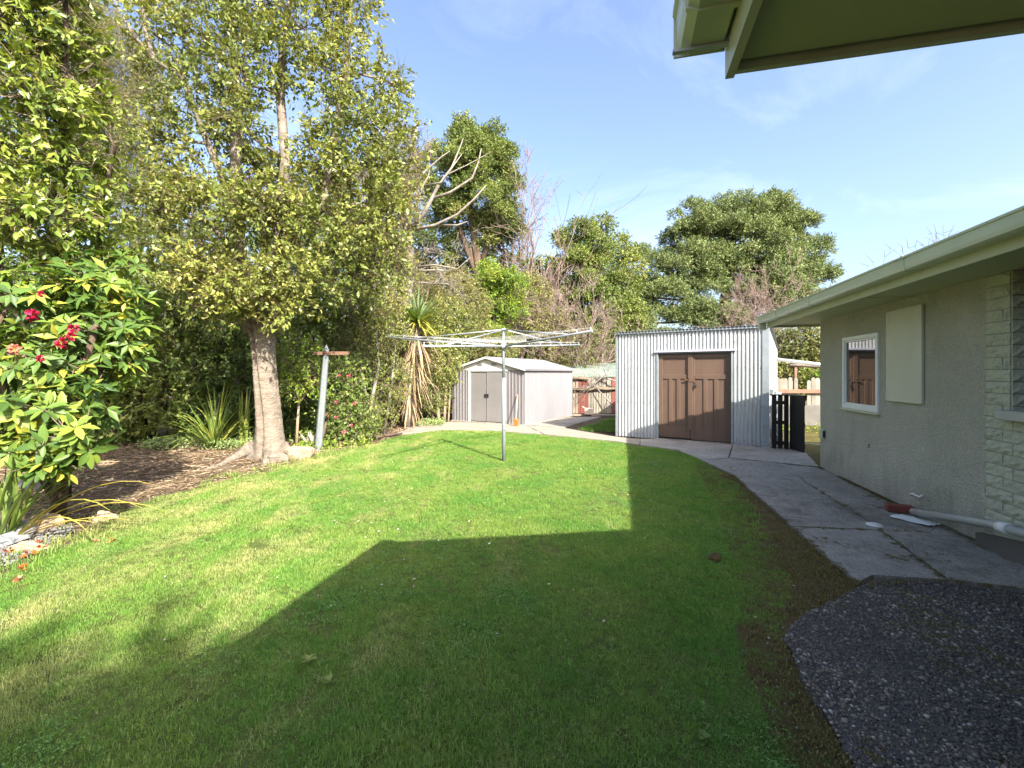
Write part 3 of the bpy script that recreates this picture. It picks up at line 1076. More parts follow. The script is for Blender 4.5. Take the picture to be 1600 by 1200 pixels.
M_silver_shade = mat('shaded_shed_iron', (0.26, 0.25, 0.26), (0.22, 0.21, 0.22), 1.4, 0.42, 0.05, 10, metal=0.3, stretch=(1.5, 1.5, 0.4), dirt=(0.3, 0.28, 0.27), dscale=1.5, dlo=0.58, dhi=0.85)  # darker shed iron for front and trim; shade put into the colour
rib_sheet('front_wall', M_silver_shade, shed, 0.0, S0 - .06, .03, SE - .02, pitch=.115)
rib_sheet('front_wall', M_silver_shade, shed, S1 + .04, SW, .03, SE - .02, pitch=.115)
Tsr = Matrix.Translation((SW, 0, 0)) @ Matrix.Rotation(R(90), 4, 'Z')
Tsl = Matrix.Translation((0, 0, 0)) @ Matrix.Rotation(R(90), 4, 'Z')
rib_sheet('side_wall', M_silver, shed, 0.0, 1.2, .03, SE - .02, pitch=.085, dep=.020, T=Tsr)
rib_sheet('side_wall', M_silver, shed, 1.2, 2.4, .03, SE - .02, pitch=.085, dep=.020, y=-.002, T=Tsr)
rib_sheet('side_wall', M_silver, shed, 2.4, SD, .03, SE - .02, pitch=.085, dep=.020, T=Tsr)
rib_sheet('side_wall', M_silver, shed, 0.0, SD, .03, SE - .02, pitch=.085, dep=-.010, T=Tsl)
rib_sheet('back_wall', M_silver, shed, 0.0, SW, .03, SE - .02, pitch=.115, dep=-.012, y=SD)
for y_ in (-.012, SD + .012):
    gb = MB()
    gb.add([(0, y_, SE - .03), (SW, y_, SE - .03), (SW, y_, SE), (SW / 2, y_, SA - .01), (0, y_, SE)], [(0, 1, 2, 3, 4)])
    gb.build('gable', M_shed_white, shed)
gl = MB()
for xx in (SW * .40, SW * .60):
    for k in range(4):
        gl.box(xx - .09, xx + .09, -.022, -.013, SE + .10 + k * .022, SE + .112 + k * .022)
gl.build('gable_vent', M_silver, shed)
gh = MB().box(S0 - .08, S1 + .10, -.03, -.013, SE - .075, SE - .015, bev=.004)
gh.build('door_header', M_shed_white, shed)
MB().box(S0 - .062, S0 + .012, -.028, .02, .03, SE - .076, bev=.004).build('door_jamb', M_shed_white, shed)
MB().box(S1 - .01, S1 + .045, -.022, .02, .03, SE - .076, bev=.004).build('door_jamb', M_silver, shed)
sm = (S0 + S1) / 2
for (a0, a1, yy) in ((S0 + .013, sm + .01, .004), (sm - .006, S1 - .012, -.008)):
    d = MB().box(a0, a1, yy, yy + .01, .05, SE - .078, bev=.003)
    d.box(a0 + .0, a0 + .02, yy - .008, yy, .05, SE - .08).box(a1 - .02, a1, yy - .008, yy, .05, SE - .08)
    dd = d.build('door', M_shed_door, shed)
    xh = a1 - .06 if a0 < sm - .1 else a0 + .05
    MB().box(xh - .045, xh + .02, yy - .03, yy - .006, .80, .90, bev=.008).build('handle', M_iron, dd)
for s_ in (0, 1):
    rp = MB()
    x_e, x_r = ((-.07, SW / 2), (SW + .07, SW / 2))[s_]
    z_e = SE - .07 * (SA - SE) / (SW / 2) + .012
    vs, fs = [], []
    y = -.10
    prof = []
    while y < SD + .10:
        prof += [(y, 0), (y + .14, 0), (y + .15, .013), (y + .17, .013), (y + .18, 0)]
        y += .18
    for (yy, dz) in prof:
        vs += [(x_e, yy, z_e + dz), (x_r, yy, SA + .012 + dz)]
    for i in range(len(prof) - 1):
        fs.append((2 * i, 2 * i + 2, 2 * i + 3, 2 * i + 1))
    rp.add(vs, fs)
    rp.build('roof_panel', M_silver, shed)
    MB().add([(x_e, -.10, z_e - .06), (x_r, -.10, SA - .045), (x_r, -.10, SA + .018), (x_e, -.10, z_e + .012),
              (x_e, -.08, z_e - .06), (x_r, -.08, SA - .045), (x_r, -.08, SA + .018), (x_e, -.08, z_e + .012)],
             [(0, 1, 2, 3), (7, 6, 5, 4), (0, 4, 5, 1), (3, 2, 6, 7), (0, 3, 7, 4)]).build('barge_board', M_shed_white, shed)
    MB().box(x_e - .012, x_e + .012, -.10, SD + .1, z_e - .045, z_e - .004).build('eave_trim', M_silver_shade, shed)
MB().box(-.03, SW + .03, -.04, SD + .03, 0, .03).build('base_slab', M_concrete_lt, shed)

# broom leaning on the shed
bb = G(806, 667)
broom = thing('broom', 'wooden handled broom with orange head leaning on the front of the shed', 'broom', bb)
top_ = P(808.5, 617, 13.43)
MB().tube([(bb.x, bb.y, .20), top_], [.016, .018], 8).build('handle', M_handle, broom, world=True)
hb = MB()
Mh = Matrix.Translation((bb.x, bb.y, 0)) @ Matrix.Rotation(-TS, 4, 'Z')
hb.box(-.055, .075, -.03, .03, .13, .23, Mh, bev=.01)
for k in range(9):
    a = -.05 + k * .014
    hb.box(a - .006, a + .006, -.03, .03, 0.03 + .004 * (k % 3), .135, Mh)
hb.build('head', M_orange, broom, world=True)

# ------------------------------------------------------------------ clothes hoist
ch = Vector((-0.143, 7.83, 0))
hoist = thing('clothes_hoist', 'grey steel rotary clothes hoist standing in the middle of the lawn', 'clothes line', ch)
MB().tube([ch + Vector((0, 0, -.05)), ch + Vector((0, 0, 1.45))], .032, 12).build('outer_post', M_galv_dark, hoist, world=True)
MB().tube([ch + Vector((0, 0, 1.45)), ch + Vector((0, 0, 2.28))], .026, 12).build('inner_post', M_galv_dark, hoist, world=True)
hub = MB().tube([ch + Vector((0, 0, 1.93)), ch + Vector((0, 0, 2.04))], .05, 12).tube([ch + Vector((0, 0, 2.262)), ch + Vector((0, 0, 2.30))], .045, 12)
hub.box(ch.x - .06, ch.x + .06, ch.y - .06, ch.y + .06, 1.965, 2.01)
hub.build('hub', M_pipe, hoist, world=True)
ends = [(-2.33, 8.60, 2.21), (-1.18, 6.0, 1.885), (1.06, 6.0, 2.085), (1.386, 9.3, 2.11)]
low, hi = ch + Vector((0, 0, 1.99)), ch + Vector((0, 0, 2.28))
for e_ in ends:
    e_ = Vector(e_)
    ar = MB().tube([low, e_], .016, 10).build('arm', M_pipe, hoist, world=True)
    MB().tube([hi, low.lerp(e_, .80)], .010, 8).build('stay', M_pipe, hoist, world=True)
    ck = MB()
    for t in (.30, .44, .58, .72, .86, .985):
        q = low.lerp(e_, t)
        ck.box(q.x - .006, q.x + .006, q.y - .006, q.y + .006, q.z - .01, q.z + .055)
    ck.build('line_hooks', M_galv_dark, hoist, world=True)
wr = MB()
for t in (.30, .44, .58, .72, .86, .985):
    q = [low.lerp(Vector(e_), t) + Vector((0, 0, .045)) for e_ in ends]
    for k in range(4):
        a, b_ = q[k], q[(k + 1) % 4]
        wr.tube([a, (a + b_) / 2 - Vector((0, 0, .018 * t)), b_], .0018, 4, cap=False)
wr.build('lines', mat('line_wire', (0.62, 0.64, 0.66), None, 8, .4), hoist, world=True)
MB().tube([low + Vector((.0, -.06, -.02)), low + Vector((.03, -.16, -.02)), low + Vector((.03, -.16, .05))], .008, 6).build('crank', M_galv_dark, hoist, world=True)

# ------------------------------------------------------------------ old concrete clothes post with a cross bar
pb, pt = P(497, 704, 9.0), P(510, 547, 9.05)
pb.z = -.05
post = thing('clothes_post', 'leaning grey post with pointed top and rusty brown cross bar near the big trunk', 'post', (pb.x, pb.y, 0))
vs = []
for (c_, hwid) in ((pb, .074), (pb.lerp(pt, .5), .066), (pt, .056)):
    for k in range(8):
        a = math.pi / 8 + k * math.pi / 4
        q = 1.0 if k % 2 else 1.0
        vs.append((c_.x + hwid * math.cos(a), c_.y + hwid * math.sin(a), c_.z))
vs.append((pt.x + .006, pt.y, pt.z + .12))
fs = [(i * 8 + k, i * 8 + (k + 1) % 8, (i + 1) * 8 + (k + 1) % 8, (i + 1) * 8 + k) for i in range(2) for k in range(8)] + [(16 + k, 16 + (k + 1) % 8, 24) for k in range(8)]
MB().add(vs, fs).build('shaft', mat('grey_post', (0.19, 0.215, 0.22), (0.14, 0.16, 0.165), 3, .7, .4, 40, dirt=(0.2, 0.22, 0.2), dscale=3), post, world=True)
c0, c1 = P(492, 552, 9.1), P(547, 553, 9.1)
MB().box(c0.x, c1.x, c0.y - .115, c0.y - .055, c0.z - .04, c0.z + .03, bev=.004).build('cross_bar', M_timber_dk, post, world=True)
MB().tube([(pt.x, 9.2, c0.z), (pt.x, 8.93, c0.z)], .012, 8).build('bolt', M_rust, post, world=True)

# ------------------------------------------------------------------ black gate in the gap by the garage
ga, gb_, gc = Vector((5.31, 9.10, 0)), Vector((5.505, 9.03, 0)), Vector((5.50, 8.56, 0))
ga = Vector((5.17, 9.08, 0))
gate = thing('gate', 'low black slatted timber gate between the garage and the house', 'gate', ga)


def picket_run(a, b, n, w, h, parent, name='board'):
    d = (b - a)
    L = d.length
    rot = math.atan2(d.y, d.x)
    for k in range(n):
        x = L * (k + .5) / n
        M_ = Matrix.Translation(a) @ Matrix.Rotation(rot, 4, 'Z')
        MB().box(x - w / 2, x + w / 2, -.011, .011, .03, h, M_, bev=.003).build(name, M_blackgate, parent, world=True)
    for z_ in (.14, .55, h - .14):
        M_ = Matrix.Translation(a) @ Matrix.Rotation(rot, 4, 'Z')
        MB().box(0.03, L - .03, .012, .040, z_ - .035, z_ + .035, M_, bev=.003).build('rail', M_blackgate, parent, world=True)
    M_ = Matrix.Translation(a) @ Matrix.Rotation(rot, 4, 'Z')
    MB().box(-.01, L + .01, -.03, .05, h + .001, h + .025, M_, bev=.003).build('cap_rail', M_blackgate, parent, world=True)


picket_run(ga, gb_, 3, .083, 1.085, gate)
gate2 = thing('gate', 'black timber gate leaf swung open towards the house corner', 'gate', gb_)
picket_run(gb_ + Vector((.004, -.015, 0)), gc, 4, .112, 1.085, gate2)
# crumpled sheet of iron standing behind the gate
cs = MB()
rg = random.Random(8)
N_ = 10
base_ = Vector((5.25, 9.40, 0))
vs = []
for j in range(N_ + 1):
    for i in range(N_ + 1):
        vs.append((base_.x + i / N_ * .40, base_.y + .12 + rg.uniform(-.04, .04), (1.19 - .10 * abs(i / N_ - .35)) * j / N_ + rg.uniform(-.02, .02) * (j > 0)))
cs.add(vs, [(j * (N_ + 1) + i, j * (N_ + 1) + i + 1, (j + 1) * (N_ + 1) + i + 1, (j + 1) * (N_ + 1) + i) for j in range(N_) for i in range(N_)])
tag(cs.build('iron_sheet', M_galv), 'crumpled grey metal sheet standing up behind the black gate', 'metal sheet')

# ------------------------------------------------------------------ fences and yard things seen in the gaps
def palings(t, x0, x1, y, z0, z1, w, pitch, pick, jit=.03, dy=0.0, tip=False):
    rg = random.Random(int(x0 * 100))
    x = x0
    while x < x1:
        m_ = pick((x - x0) / (x1 - x0))
        if m_ is not None:
            ww = w * rg.uniform(.88, 1.06)
            top = z1 + rg.uniform(-jit, jit)
            lean = rg.uniform(-.012, .012)
            M_ = Matrix.Translation((x, y + dy * (x - x0) + rg.uniform(-.006, .006), 0)) @ Matrix.Rotation(lean, 4, 'Y')
            b_ = MB()
            if tip:
                b_.add([M_ @ Vector(q) for q in ((0, 0, z0), (ww, 0, z0), (ww, 0, top - .05), (ww * .7, 0, top), (ww * .2, 0, top - .01), (0, 0, top - .04),
                                                 (0, .02, z0), (ww, .02, z0), (ww, .02, top - .05), (ww * .7, .02, top), (ww * .2, .02, top - .01), (0, .02, top - .04))],
                       [(0, 1, 2, 3, 4, 5), (11, 10, 9, 8, 7, 6)] + [(k, k + 6, (k + 1) % 6 + 6, (k + 1) % 6) for k in range(6)])
            else:
                b_.box(0, ww, 0, .02, z0, top, M_, bev=.003)
            b_.build('paling', m_, t, world=True)
        x += pitch * rg.uniform(.97, 1.04)


f1 = thing('fence', 'old paling fence with red and pale boards between the shed and the garage', 'fence', (3.0, 17.3, 0))
pk1 = lambda t: M_timber if t < .05 else M_red if t < .215 else M_palepaint if t < .56 else M_red if t < .86 else M_palepaint
palings(f1, 2.30, 4.9, 17.2, .02, 1.38, .088, .097, pk1, .02)
for z_ in (.35, .98):
    MB().box(2.25, 4.95, 17.225, 17.29, z_ - .045, z_ + .045).build('rail', M_timber, f1, world=True)
lgb = MB()
rg = random.Random(3)
for (za, zb_) in ((.93, .98), (1.33, 1.37)):
    pts = [(2.2 + k * .34, 17.12 + rg.uniform(-.02, .02), za + (zb_ - za) * k / 7 + rg.uniform(-.03, .03)) for k in range(9)]
    lgb.tube(pts[:9 if za < 1 else 3], [.055 + rg.uniform(-.012, .012) for _ in pts][:9 if za < 1 else 3], 8)
lgb.build('lashed_branch', mat('vine_bark', (0.20, 0.15, 0.10), (0.12, 0.09, 0.06), 12, .9, .6, 50), f1, world=True)
sh = thing('lean_to', 'pale green iron lean-to roof showing above the paling fence', 'lean-to', (3.4, 18.6, 0))
rb = MB()
vs, fs = corr(0, 4.2, 0, 1.9, n=6, amp=.012)
T3 = Matrix.Translation((1.9, 17.75, 1.40)) @ Matrix.Rotation(R(-72), 4, 'X')
rb.add([T3 @ Vector(v) for v in vs], fs, True)
rb.build('roof', M_greenroof, sh, world=True)
for x in (2.0, 4.0, 6.0):
    MB().box(x, x + .09, 17.9, 17.99, 0, 1.42).build('post', M_timber, sh, world=True)
    MB().box(x, x + .09, 19.4, 19.49, 0, 1.88).build('post', M_timber, sh, world=True)
bx = P(920.5, 651.5, 16.0)
cb = MB()
Mx = Matrix.Translation((bx.x, 15.95, .10)) @ Matrix.Rotation(R(-14), 4, 'Z')
cb.box(-.15, .15, -.12, .12, 0, .21, Mx, bev=.004)
cbo = thing('carton', 'small pale cardboard carton on the planks before the paling fence', 'box', (bx.x, 15.95, .10))
cb.build('body', M_card, cbo, world=True)
MB().add([Mx @ Vector(q) for q in ((-.15, -.12, .212), (-.15, .12, .212), (-.24, .12, .27), (-.24, -.12, .27))], [(0, 1, 2, 3)]).build('flap', M_card, cbo, world=True)
for k, (x0, y0, L, rz, lab) in enumerate(((2.15, 16.05, 1.9, -3, 'grey plank on the ground under the cardboard carton'), (2.75, 15.80, 1.6, 4, 'grey plank lying in front of the other plank by the paling fence'))):
    Mk = Matrix.Translation((x0, y0, .0)) @ Matrix.Rotation(R(rz), 4, 'Z')
    tag(MB().box(0, L, 0, .16, .03 + .0 * k, .09, Mk, bev=.004).build('plank', M_timber), lab, 'plank')

f2 = thing('fence', 'weathered grey paling fence with a brown rail above the low retaining wall', 'fence', (8.6, 13.7, 0))
pk2 = lambda t: None if .27 < t < .335 or .62 < t < .66 else M_palepaint
palings(f2, 7.55, 11.3, 13.75, .50, 1.37, .125, .135, pk2, .05, tip=True)
MB().box(7.5, 11.35, 13.66, 13.745, .93, 1.05, bev=.008).build('rail', M_timber_dk, f2, world=True)
for x in (8.45, 10.3):
    MB().box(x, x + .1, 13.78, 13.88, 0, 1.3).build('post', M_timber, f2, world=True)
rw = MB().box(7.5, 11.4, 13.30, 13.50, -.05, .585, bev=.012)
tag(rw.build('retaining_wall', M_plaster), 'low grey concrete retaining wall below the weathered paling fence', 'wall')
pr = thing('white_pole', 'long white pole hung level beside the garage above the paling fence', 'pole', (7.55, 13.0, 0))
MB().tube([P(1206, 560.5, 12.9), P(1320, 574.5, 11.3)], .045, 10).build('tube', M_white, pr, world=True)
q = P(1318, 574, 11.33)
MB().box(q.x - .04, q.x + .04, q.y + .0, q.y + .08, 0, q.z - .045).build('prop', M_timber, pr, world=True)
tr = thing('trellis', 'rough brown timber beam on thin posts standing behind the weathered fence', 'trellis', P(1243, 600, 14.2))
a, b_ = P(1233, 571, 14.2), P(1330, 573, 14.0)
MB().tube([a, a.lerp(b_, .3) + Vector((0, 0, .02)), a.lerp(b_, .6) - Vector((0, 0, .015)), b_], [.05, .07, .06, .065], 8).build('beam', M_timber, tr, world=True)
for px in (1242.5, 1322):
    q = P(px, 574, 14.15)
    MB().box(q.x - .035, q.x + .035, q.y - .03, q.y + .03, 0, q.z).build('post', M_timber_dk, tr, world=True)
hz = MB()
pts = [P(1248, 700, 1)] and [Vector((5.75 + .9 * t, 9.9 - .35 * t + .25 * math.sin(t * 4), .02)) for t in [k / 14 for k in range(15)]]
hz.tube(pts, .012, 6)
tag(hz.build('garden_hose', mat('pale_hose', (0.45, 0.48, 0.36), None, 5, .5)), 'pale garden hose lying on the mossy ground behind the gate', 'hose')


# ------------------------------------------------------------------ plant materials
def bark_mat(name, c1, c2, sc=6, stretch=(1, 1, 1), lichen=None, lo=.55, hi=.7, bs=30, bd=.02, strength=.8):
    m, nt, b = new_mat(name)
    g = nt.nodes.new('ShaderNodeNewGeometry')
    v = mapped(nt, g.outputs['Position'], stretch)
    col = ramp(nt, noise_tex(nt, v, sc, 8, 0.7), [(0.32, c2), (0.68, c1)])
    if lichen:
        f = noise_tex(nt, g.outputs['Position'], 4.5, 8, 0.75)
        col = mixc(nt, ramp(nt, f, [(lo, (0, 0, 0)), (hi, (1, 1, 1))]), col, lichen)
    nt.links.new(col, b.inputs['Base Color'])
    b.inputs['Roughness'].default_value = 0.9
    b.inputs['Specular IOR Level'].default_value = 0.2
    bump(nt, b, noise_tex(nt, v, bs, 6, 0.7), strength, bd)
    return m


B_tan = bark_mat('tan_bark', (0.30, 0.252, 0.20), (0.15, 0.12, 0.09), 5, (1, 1, 2.6), (0.31, 0.288, 0.24), .54, .72, 16, .04, 1.0)
B_brown = bark_mat('brown_bark', (0.16, 0.115, 0.08), (0.075, 0.055, 0.04), 5, (1, 1, .4))
B_grey = bark_mat('grey_bark', (0.24, 0.205, 0.165), (0.13, 0.108, 0.085), 5, (1, 1, .6), (0.30, 0.29, 0.25))
B_pale = bark_mat('pale_lichened_bark', (0.29, 0.255, 0.215), (0.17, 0.145, 0.12), 5, (1, 1, .6), (0.34, 0.33, 0.285), .5, .65)
B_pink = bark_mat('pinkish_twigs', (0.27, 0.205, 0.175), (0.17, 0.125, 0.105), 5)
B_twig = bark_mat('dry_twigs', (0.29, 0.23, 0.165), (0.15, 0.115, 0.08), 5)
B_dark = bark_mat('dark_bark', (0.075, 0.055, 0.04), (0.035, 0.027, 0.02), 5)
B_light = bark_mat('light_stem_bark', (0.40, 0.32, 0.21), (0.28, 0.21, 0.135), 6)

L_olive = leaf_mat('olive_leaves', [(0, (0.06, 0.088, 0.02)), (.3, (0.11, 0.14, 0.03)), (.62, (0.18, 0.20, 0.045)), (.86, (0.245, 0.24, 0.065)), (1, (0.25, 0.22, 0.09))], gain=1.42)
L_gloss = leaf_mat('glossy_leaves', [(0, (0.065, 0.105, 0.018)), (.4, (0.135, 0.185, 0.028)), (.75, (0.215, 0.25, 0.042)), (1, (0.31, 0.31, 0.075))], .34, .5, .3, gain=1.3)
L_dark = leaf_mat('dark_leaves', [(0, (0.036, 0.062, 0.015)), (.5, (0.075, 0.115, 0.024)), (.85, (0.125, 0.16, 0.034)), (1, (0.20, 0.20, 0.055))], gain=1.75)
L_mid = leaf_mat('mid_leaves', [(0, (0.06, 0.088, 0.018)), (.5, (0.115, 0.148, 0.030)), (.85, (0.18, 0.205, 0.045)), (1, (0.24, 0.215, 0.07))], gain=1.55)
L_khaki = leaf_mat('khaki_fine_leaves', [(0, (0.085, 0.10, 0.030)), (.5, (0.15, 0.155, 0.048)), (.85, (0.21, 0.20, 0.068)), (1, (0.24, 0.20, 0.10))], .5, .3)
L_bright = leaf_mat('bright_green_sprays', [(0, (0.055, 0.105, 0.014)), (.5, (0.115, 0.185, 0.02)), (.85, (0.20, 0.245, 0.03)), (1, (0.26, 0.26, 0.045))], .5, .3)
L_totara = leaf_mat('sage_sprays', [(0, (0.058, 0.088, 0.032)), (.5, (0.112, 0.15, 0.052)), (.85, (0.172, 0.208, 0.078)), (1, (0.225, 0.24, 0.105))], .55, .25, .2)
L_yew = leaf_mat('deep_green_sprays', [(0, (0.055, 0.09, 0.022)), (.5, (0.115, 0.155, 0.035)), (.85, (0.18, 0.21, 0.052)), (1, (0.23, 0.225, 0.075))], .55, .25, .2)
L_rhodo = leaf_mat('leathery_leaves', [(0, (0.038, 0.078, 0.018)), (.45, (0.08, 0.135, 0.024)), (.8, (0.165, 0.205, 0.03)), (1, (0.30, 0.27, 0.04))], .45, .3, .3)
L_flax = leaf_mat('flax_leaves', [(0, (0.055, 0.09, 0.02)), (.5, (0.10, 0.145, 0.028)), (.85, (0.19, 0.215, 0.045)), (1, (0.36, 0.31, 0.06))], .38, .45)
L_yellowflax = leaf_mat('yellow_flax_leaves', [(0, (0.30, 0.29, 0.05)), (1, (0.52, 0.40, 0.09))], .4, .4, gain=1.0)
L_cab = leaf_mat('sword_leaves', [(0, (0.055, 0.10, 0.022)), (.6, (0.12, 0.165, 0.035)), (1, (0.30, 0.27, 0.05))], .4, .45)
L_cabtop = leaf_mat('grey_green_sword_leaves', [(0, (0.09, 0.14, 0.06)), (1, (0.17, 0.22, 0.10))], .4, .45)
L_straw = leaf_mat('dead_leaf_straw', [(0, (0.20, 0.145, 0.085)), (.6, (0.34, 0.25, 0.15)), (1, (0.46, 0.37, 0.24))], .8, .1, .12, (1, .9, .7), 1.0)
L_pale = leaf_mat('pale_ground_leaves', [(0, (0.12, 0.17, 0.06)), (.6, (0.19, 0.25, 0.09)), (1, (0.27, 0.32, 0.14))], .5, .3)
L_litter = leaf_mat('fallen_litter', [(0, (0.085, 0.056, 0.034)), (.5, (0.20, 0.14, 0.085)), (.85, (0.33, 0.25, 0.16)), (1, (0.42, 0.35, 0.26))], .85, .1, .05, (1, .9, .7), 1.2)
F_red = leaf_mat('crimson_petals', [(0, (0.25, 0.004, 0.025)), (.6, (0.42, 0.012, 0.06)), (1, (0.55, 0.06, 0.14))], .5, .3, .3, (1.2, .6, .6), 1.0)
F_pink = leaf_mat('pink_petals', [(0, (0.50, 0.06, 0.11)), (1, (0.72, 0.26, 0.30))], .5, .3, .3, (1.1, .8, .8), 1.0)
F_fade = leaf_mat('faded_petals', [(0, (0.30, 0.11, 0.07)), (1, (0.52, 0.22, 0.15))], .6, .2, .2, (1, .8, .7))
F_orange = leaf_mat('orange_fallen_petals', [(0, (0.50, 0.09, 0.02)), (1, (0.68, 0.17, 0.05))], .6, .2, .15, (1, .7, .5), .85)


# ------------------------------------------------------------------ plant builders
def leaf_quads(pos, dirv, nrm, L, W, fold=.18):
    """Folded diamond leaves: arrays (n,3),(n,3),(n,3),(n),(n)."""
    dirv = unit(dirv)
    side = unit(np.cross(dirv, nrm))
    up = np.cross(side, dirv)
    L, W = L[:, None], W[:, None]
    mid = pos + dirv * L * .45
    a = pos
    b = mid + side * W * .5 + up * W * fold
    c = pos + dirv * L - up * L * .08
    d = mid - side * W * .5 + up * W * fold
    n = len(pos)
    V = np.stack([a, b, c, d], axis=1).reshape(-1, 3)
    F = np.arange(4 * n).reshape(n, 4)
    return V, F


def sticks(p0, p1, r0, r1):
    """Three-sided twigs between point arrays."""
    d = unit(p1 - p0)
    ref = np.where(np.abs(d[:, 2:3]) > .9, np.array([[1., 0, 0]]), np.array([[0, 0, 1.]]))
    u = unit(np.cross(d, ref))
    w = np.cross(d, u)
    rows = []
    for (p, r) in ((p0, r0), (p1, r1)):
        for k in range(3):
            a = 2 * math.pi * k / 3
            rows.append(p + (u * math.cos(a) + w * math.sin(a)) * r[:, None])
    V = np.stack(rows, axis=1).reshape(-1, 3)
    n = len(p0)
    base = (np.arange(n) * 6)[:, None]
    F = np.concatenate([base + np.array([[k, (k + 1) % 3, 3 + (k + 1) % 3, 3 + k]]) for k in range(3)], axis=1).reshape(-1, 4)
    return V, F


def curve_pts(a, b, rg, k=5, wob=.12, sag=.1):
    a, b = np.array(a, float), np.array(b, float)
    L = np.linalg.norm(b - a)
    out = []
    off = rg.normal(size=3) * wob * L
    for i in range(k + 1):
        t = i / k
        p = a + (b - a) * t + off * math.sin(math.pi * t) + rg.normal(size=3) * wob * .25 * L * (0 < i < k)
        p[2] -= sag * L * math.sin(math.pi * t) * .6
        out.append(p)
    return out


def blob(px, py, d, rx, ry, rd=None):
    """An ellipsoid of foliage by photo pixel, distance and half sizes in photo pixels; rd is its half depth in metres."""
    c = np.array(P(px, py, d))
    ax, az = rx / FPX * d, ry / FPX * d
    return c, np.array([ax, rd if rd is not None else (ax + az) / 2, az])


def proto_collection(name, objs):
    c = bpy.data.collections.new(name)
    for o in objs:
        COL.objects.unlink(o)
        c.objects.link(o)
    return c


def scatter(name, pts, rots, scl, protos, label=None, cat=None, kind='stuff', parent=None, tone=None):
    me = bpy.data.meshes.new(name)
    n = len(pts)
    me.vertices.add(n)
    me.vertices.foreach_set('co', pts.astype(np.float32).ravel())
    a = me.attributes.new('rot', 'FLOAT_VECTOR', 'POINT')
    a.data.foreach_set('vector', rots.astype(np.float32).ravel())
    a = me.attributes.new('scl', 'FLOAT', 'POINT')
    a.data.foreach_set('value', scl.astype(np.float32))
    if tone is not None:
        a = me.attributes.new('tone', 'FLOAT', 'POINT')
        a.data.foreach_set('value', tone.astype(np.float32))
    me.update()
    o = link_mesh(name, me, parent)
    tag(o, label, cat, kind=kind)
    ng = bpy.data.node_groups.new(name + '_scatter', 'GeometryNodeTree')
    ng.interface.new_socket('Geometry', in_out='INPUT', socket_type='NodeSocketGeometry')
    ng.interface.new_socket('Geometry', in_out='OUTPUT', socket_type='NodeSocketGeometry')
    N, Lk = ng.nodes, ng.links
    gi, go = N.new('NodeGroupInput'), N.new('NodeGroupOutput')
    m2p = N.new('GeometryNodeMeshToPoints')
    ci = N.new('GeometryNodeCollectionInfo')
    ci.inputs['Collection'].default_value = protos
    ci.inputs['Separate Children'].default_value = True
    ci.inputs['Reset Children'].default_value = True
    io = N.new('GeometryNodeInstanceOnPoints')
    io.inputs['Pick Instance'].default_value = True
    ra = N.new('GeometryNodeInputNamedAttribute')
    ra.data_type = 'FLOAT_VECTOR'
    ra.inputs['Name'].default_value = 'rot'
    sa = N.new('GeometryNodeInputNamedAttribute')
    sa.data_type = 'FLOAT'
    sa.inputs['Name'].default_value = 'scl'
    e2r = N.new('FunctionNodeEulerToRotation')
    Lk.new(gi.outputs[0], m2p.inputs['Mesh'])
    Lk.new(m2p.outputs[0], io.inputs['Points'])
    Lk.new(ci.outputs[0], io.inputs['Instance'])
    vo = [s for s in ra.outputs if s.enabled][0]
    Lk.new(vo, e2r.inputs[0])
    Lk.new(e2r.outputs[0], io.inputs['Rotation'])
    Lk.new([s for s in sa.outputs if s.enabled][0], io.inputs['Scale'])
    Lk.new(io.outputs[0], go.inputs[0])
    md = o.modifiers.new('scatter', 'NODES')
    md.node_group = ng
    return o


def sprig_protos(seed, per, twig, leaf, droop, up, fold, leafm, twigm, twig_r, n=5):
    """A few leafy twigs along +x, z up, to be set all over a crown."""
    out = []
    for k in range(n):
        rg = np.random.default_rng(seed * 10 + k)
        t = rg.uniform(-.25, 1.0, per)
        bend = rg.uniform(-.12, .12, 2)
        pos = np.stack([t * twig, bend[0] * twig * t * t, bend[1] * twig * t * t], 1) + rg.normal(size=(per, 3)) * twig * .06
        ld = unit(np.array([.55, 0, .18 - droop * .7]) + rg.normal(size=(per, 3)) * .62)
        nr = unit(np.array([.1, 0, .6 + up * .5]) + rg.normal(size=(per, 3)) * .5)
        V, F = leaf_quads(pos, ld, nr, leaf[0] * rg.uniform(.6, 1.3, per), leaf[1] * rg.uniform(.7, 1.25, per), fold)
        p = np.array([[-.45 * twig, 0, 0], [.3 * twig, bend[0] * twig * .09, bend[1] * twig * .09], [twig, bend[0] * twig, bend[1] * twig]])
        V2, F2 = sticks(p[:2], p[1:], np.array([twig_r, twig_r * .75]), np.array([twig_r * .75, twig_r * .4]))
        o = np_mesh('sprig', np.concatenate([V, V2]), np.concatenate([F, F2 + len(V)]), leafm, None, {'rnd': np.concatenate([np.repeat(np.clip(.45 + rg.normal(size=per) * .17, 0, 1), 4), np.zeros(len(V2))])})
        o.data.materials.append(twigm)
        mi = np.zeros(len(F) + len(F2), dtype=np.int32)
        mi[len(F):] = 1
        o.data.polygons.foreach_set('material_index', mi)
        out.append(o)
    return proto_collection('sprigs', out)


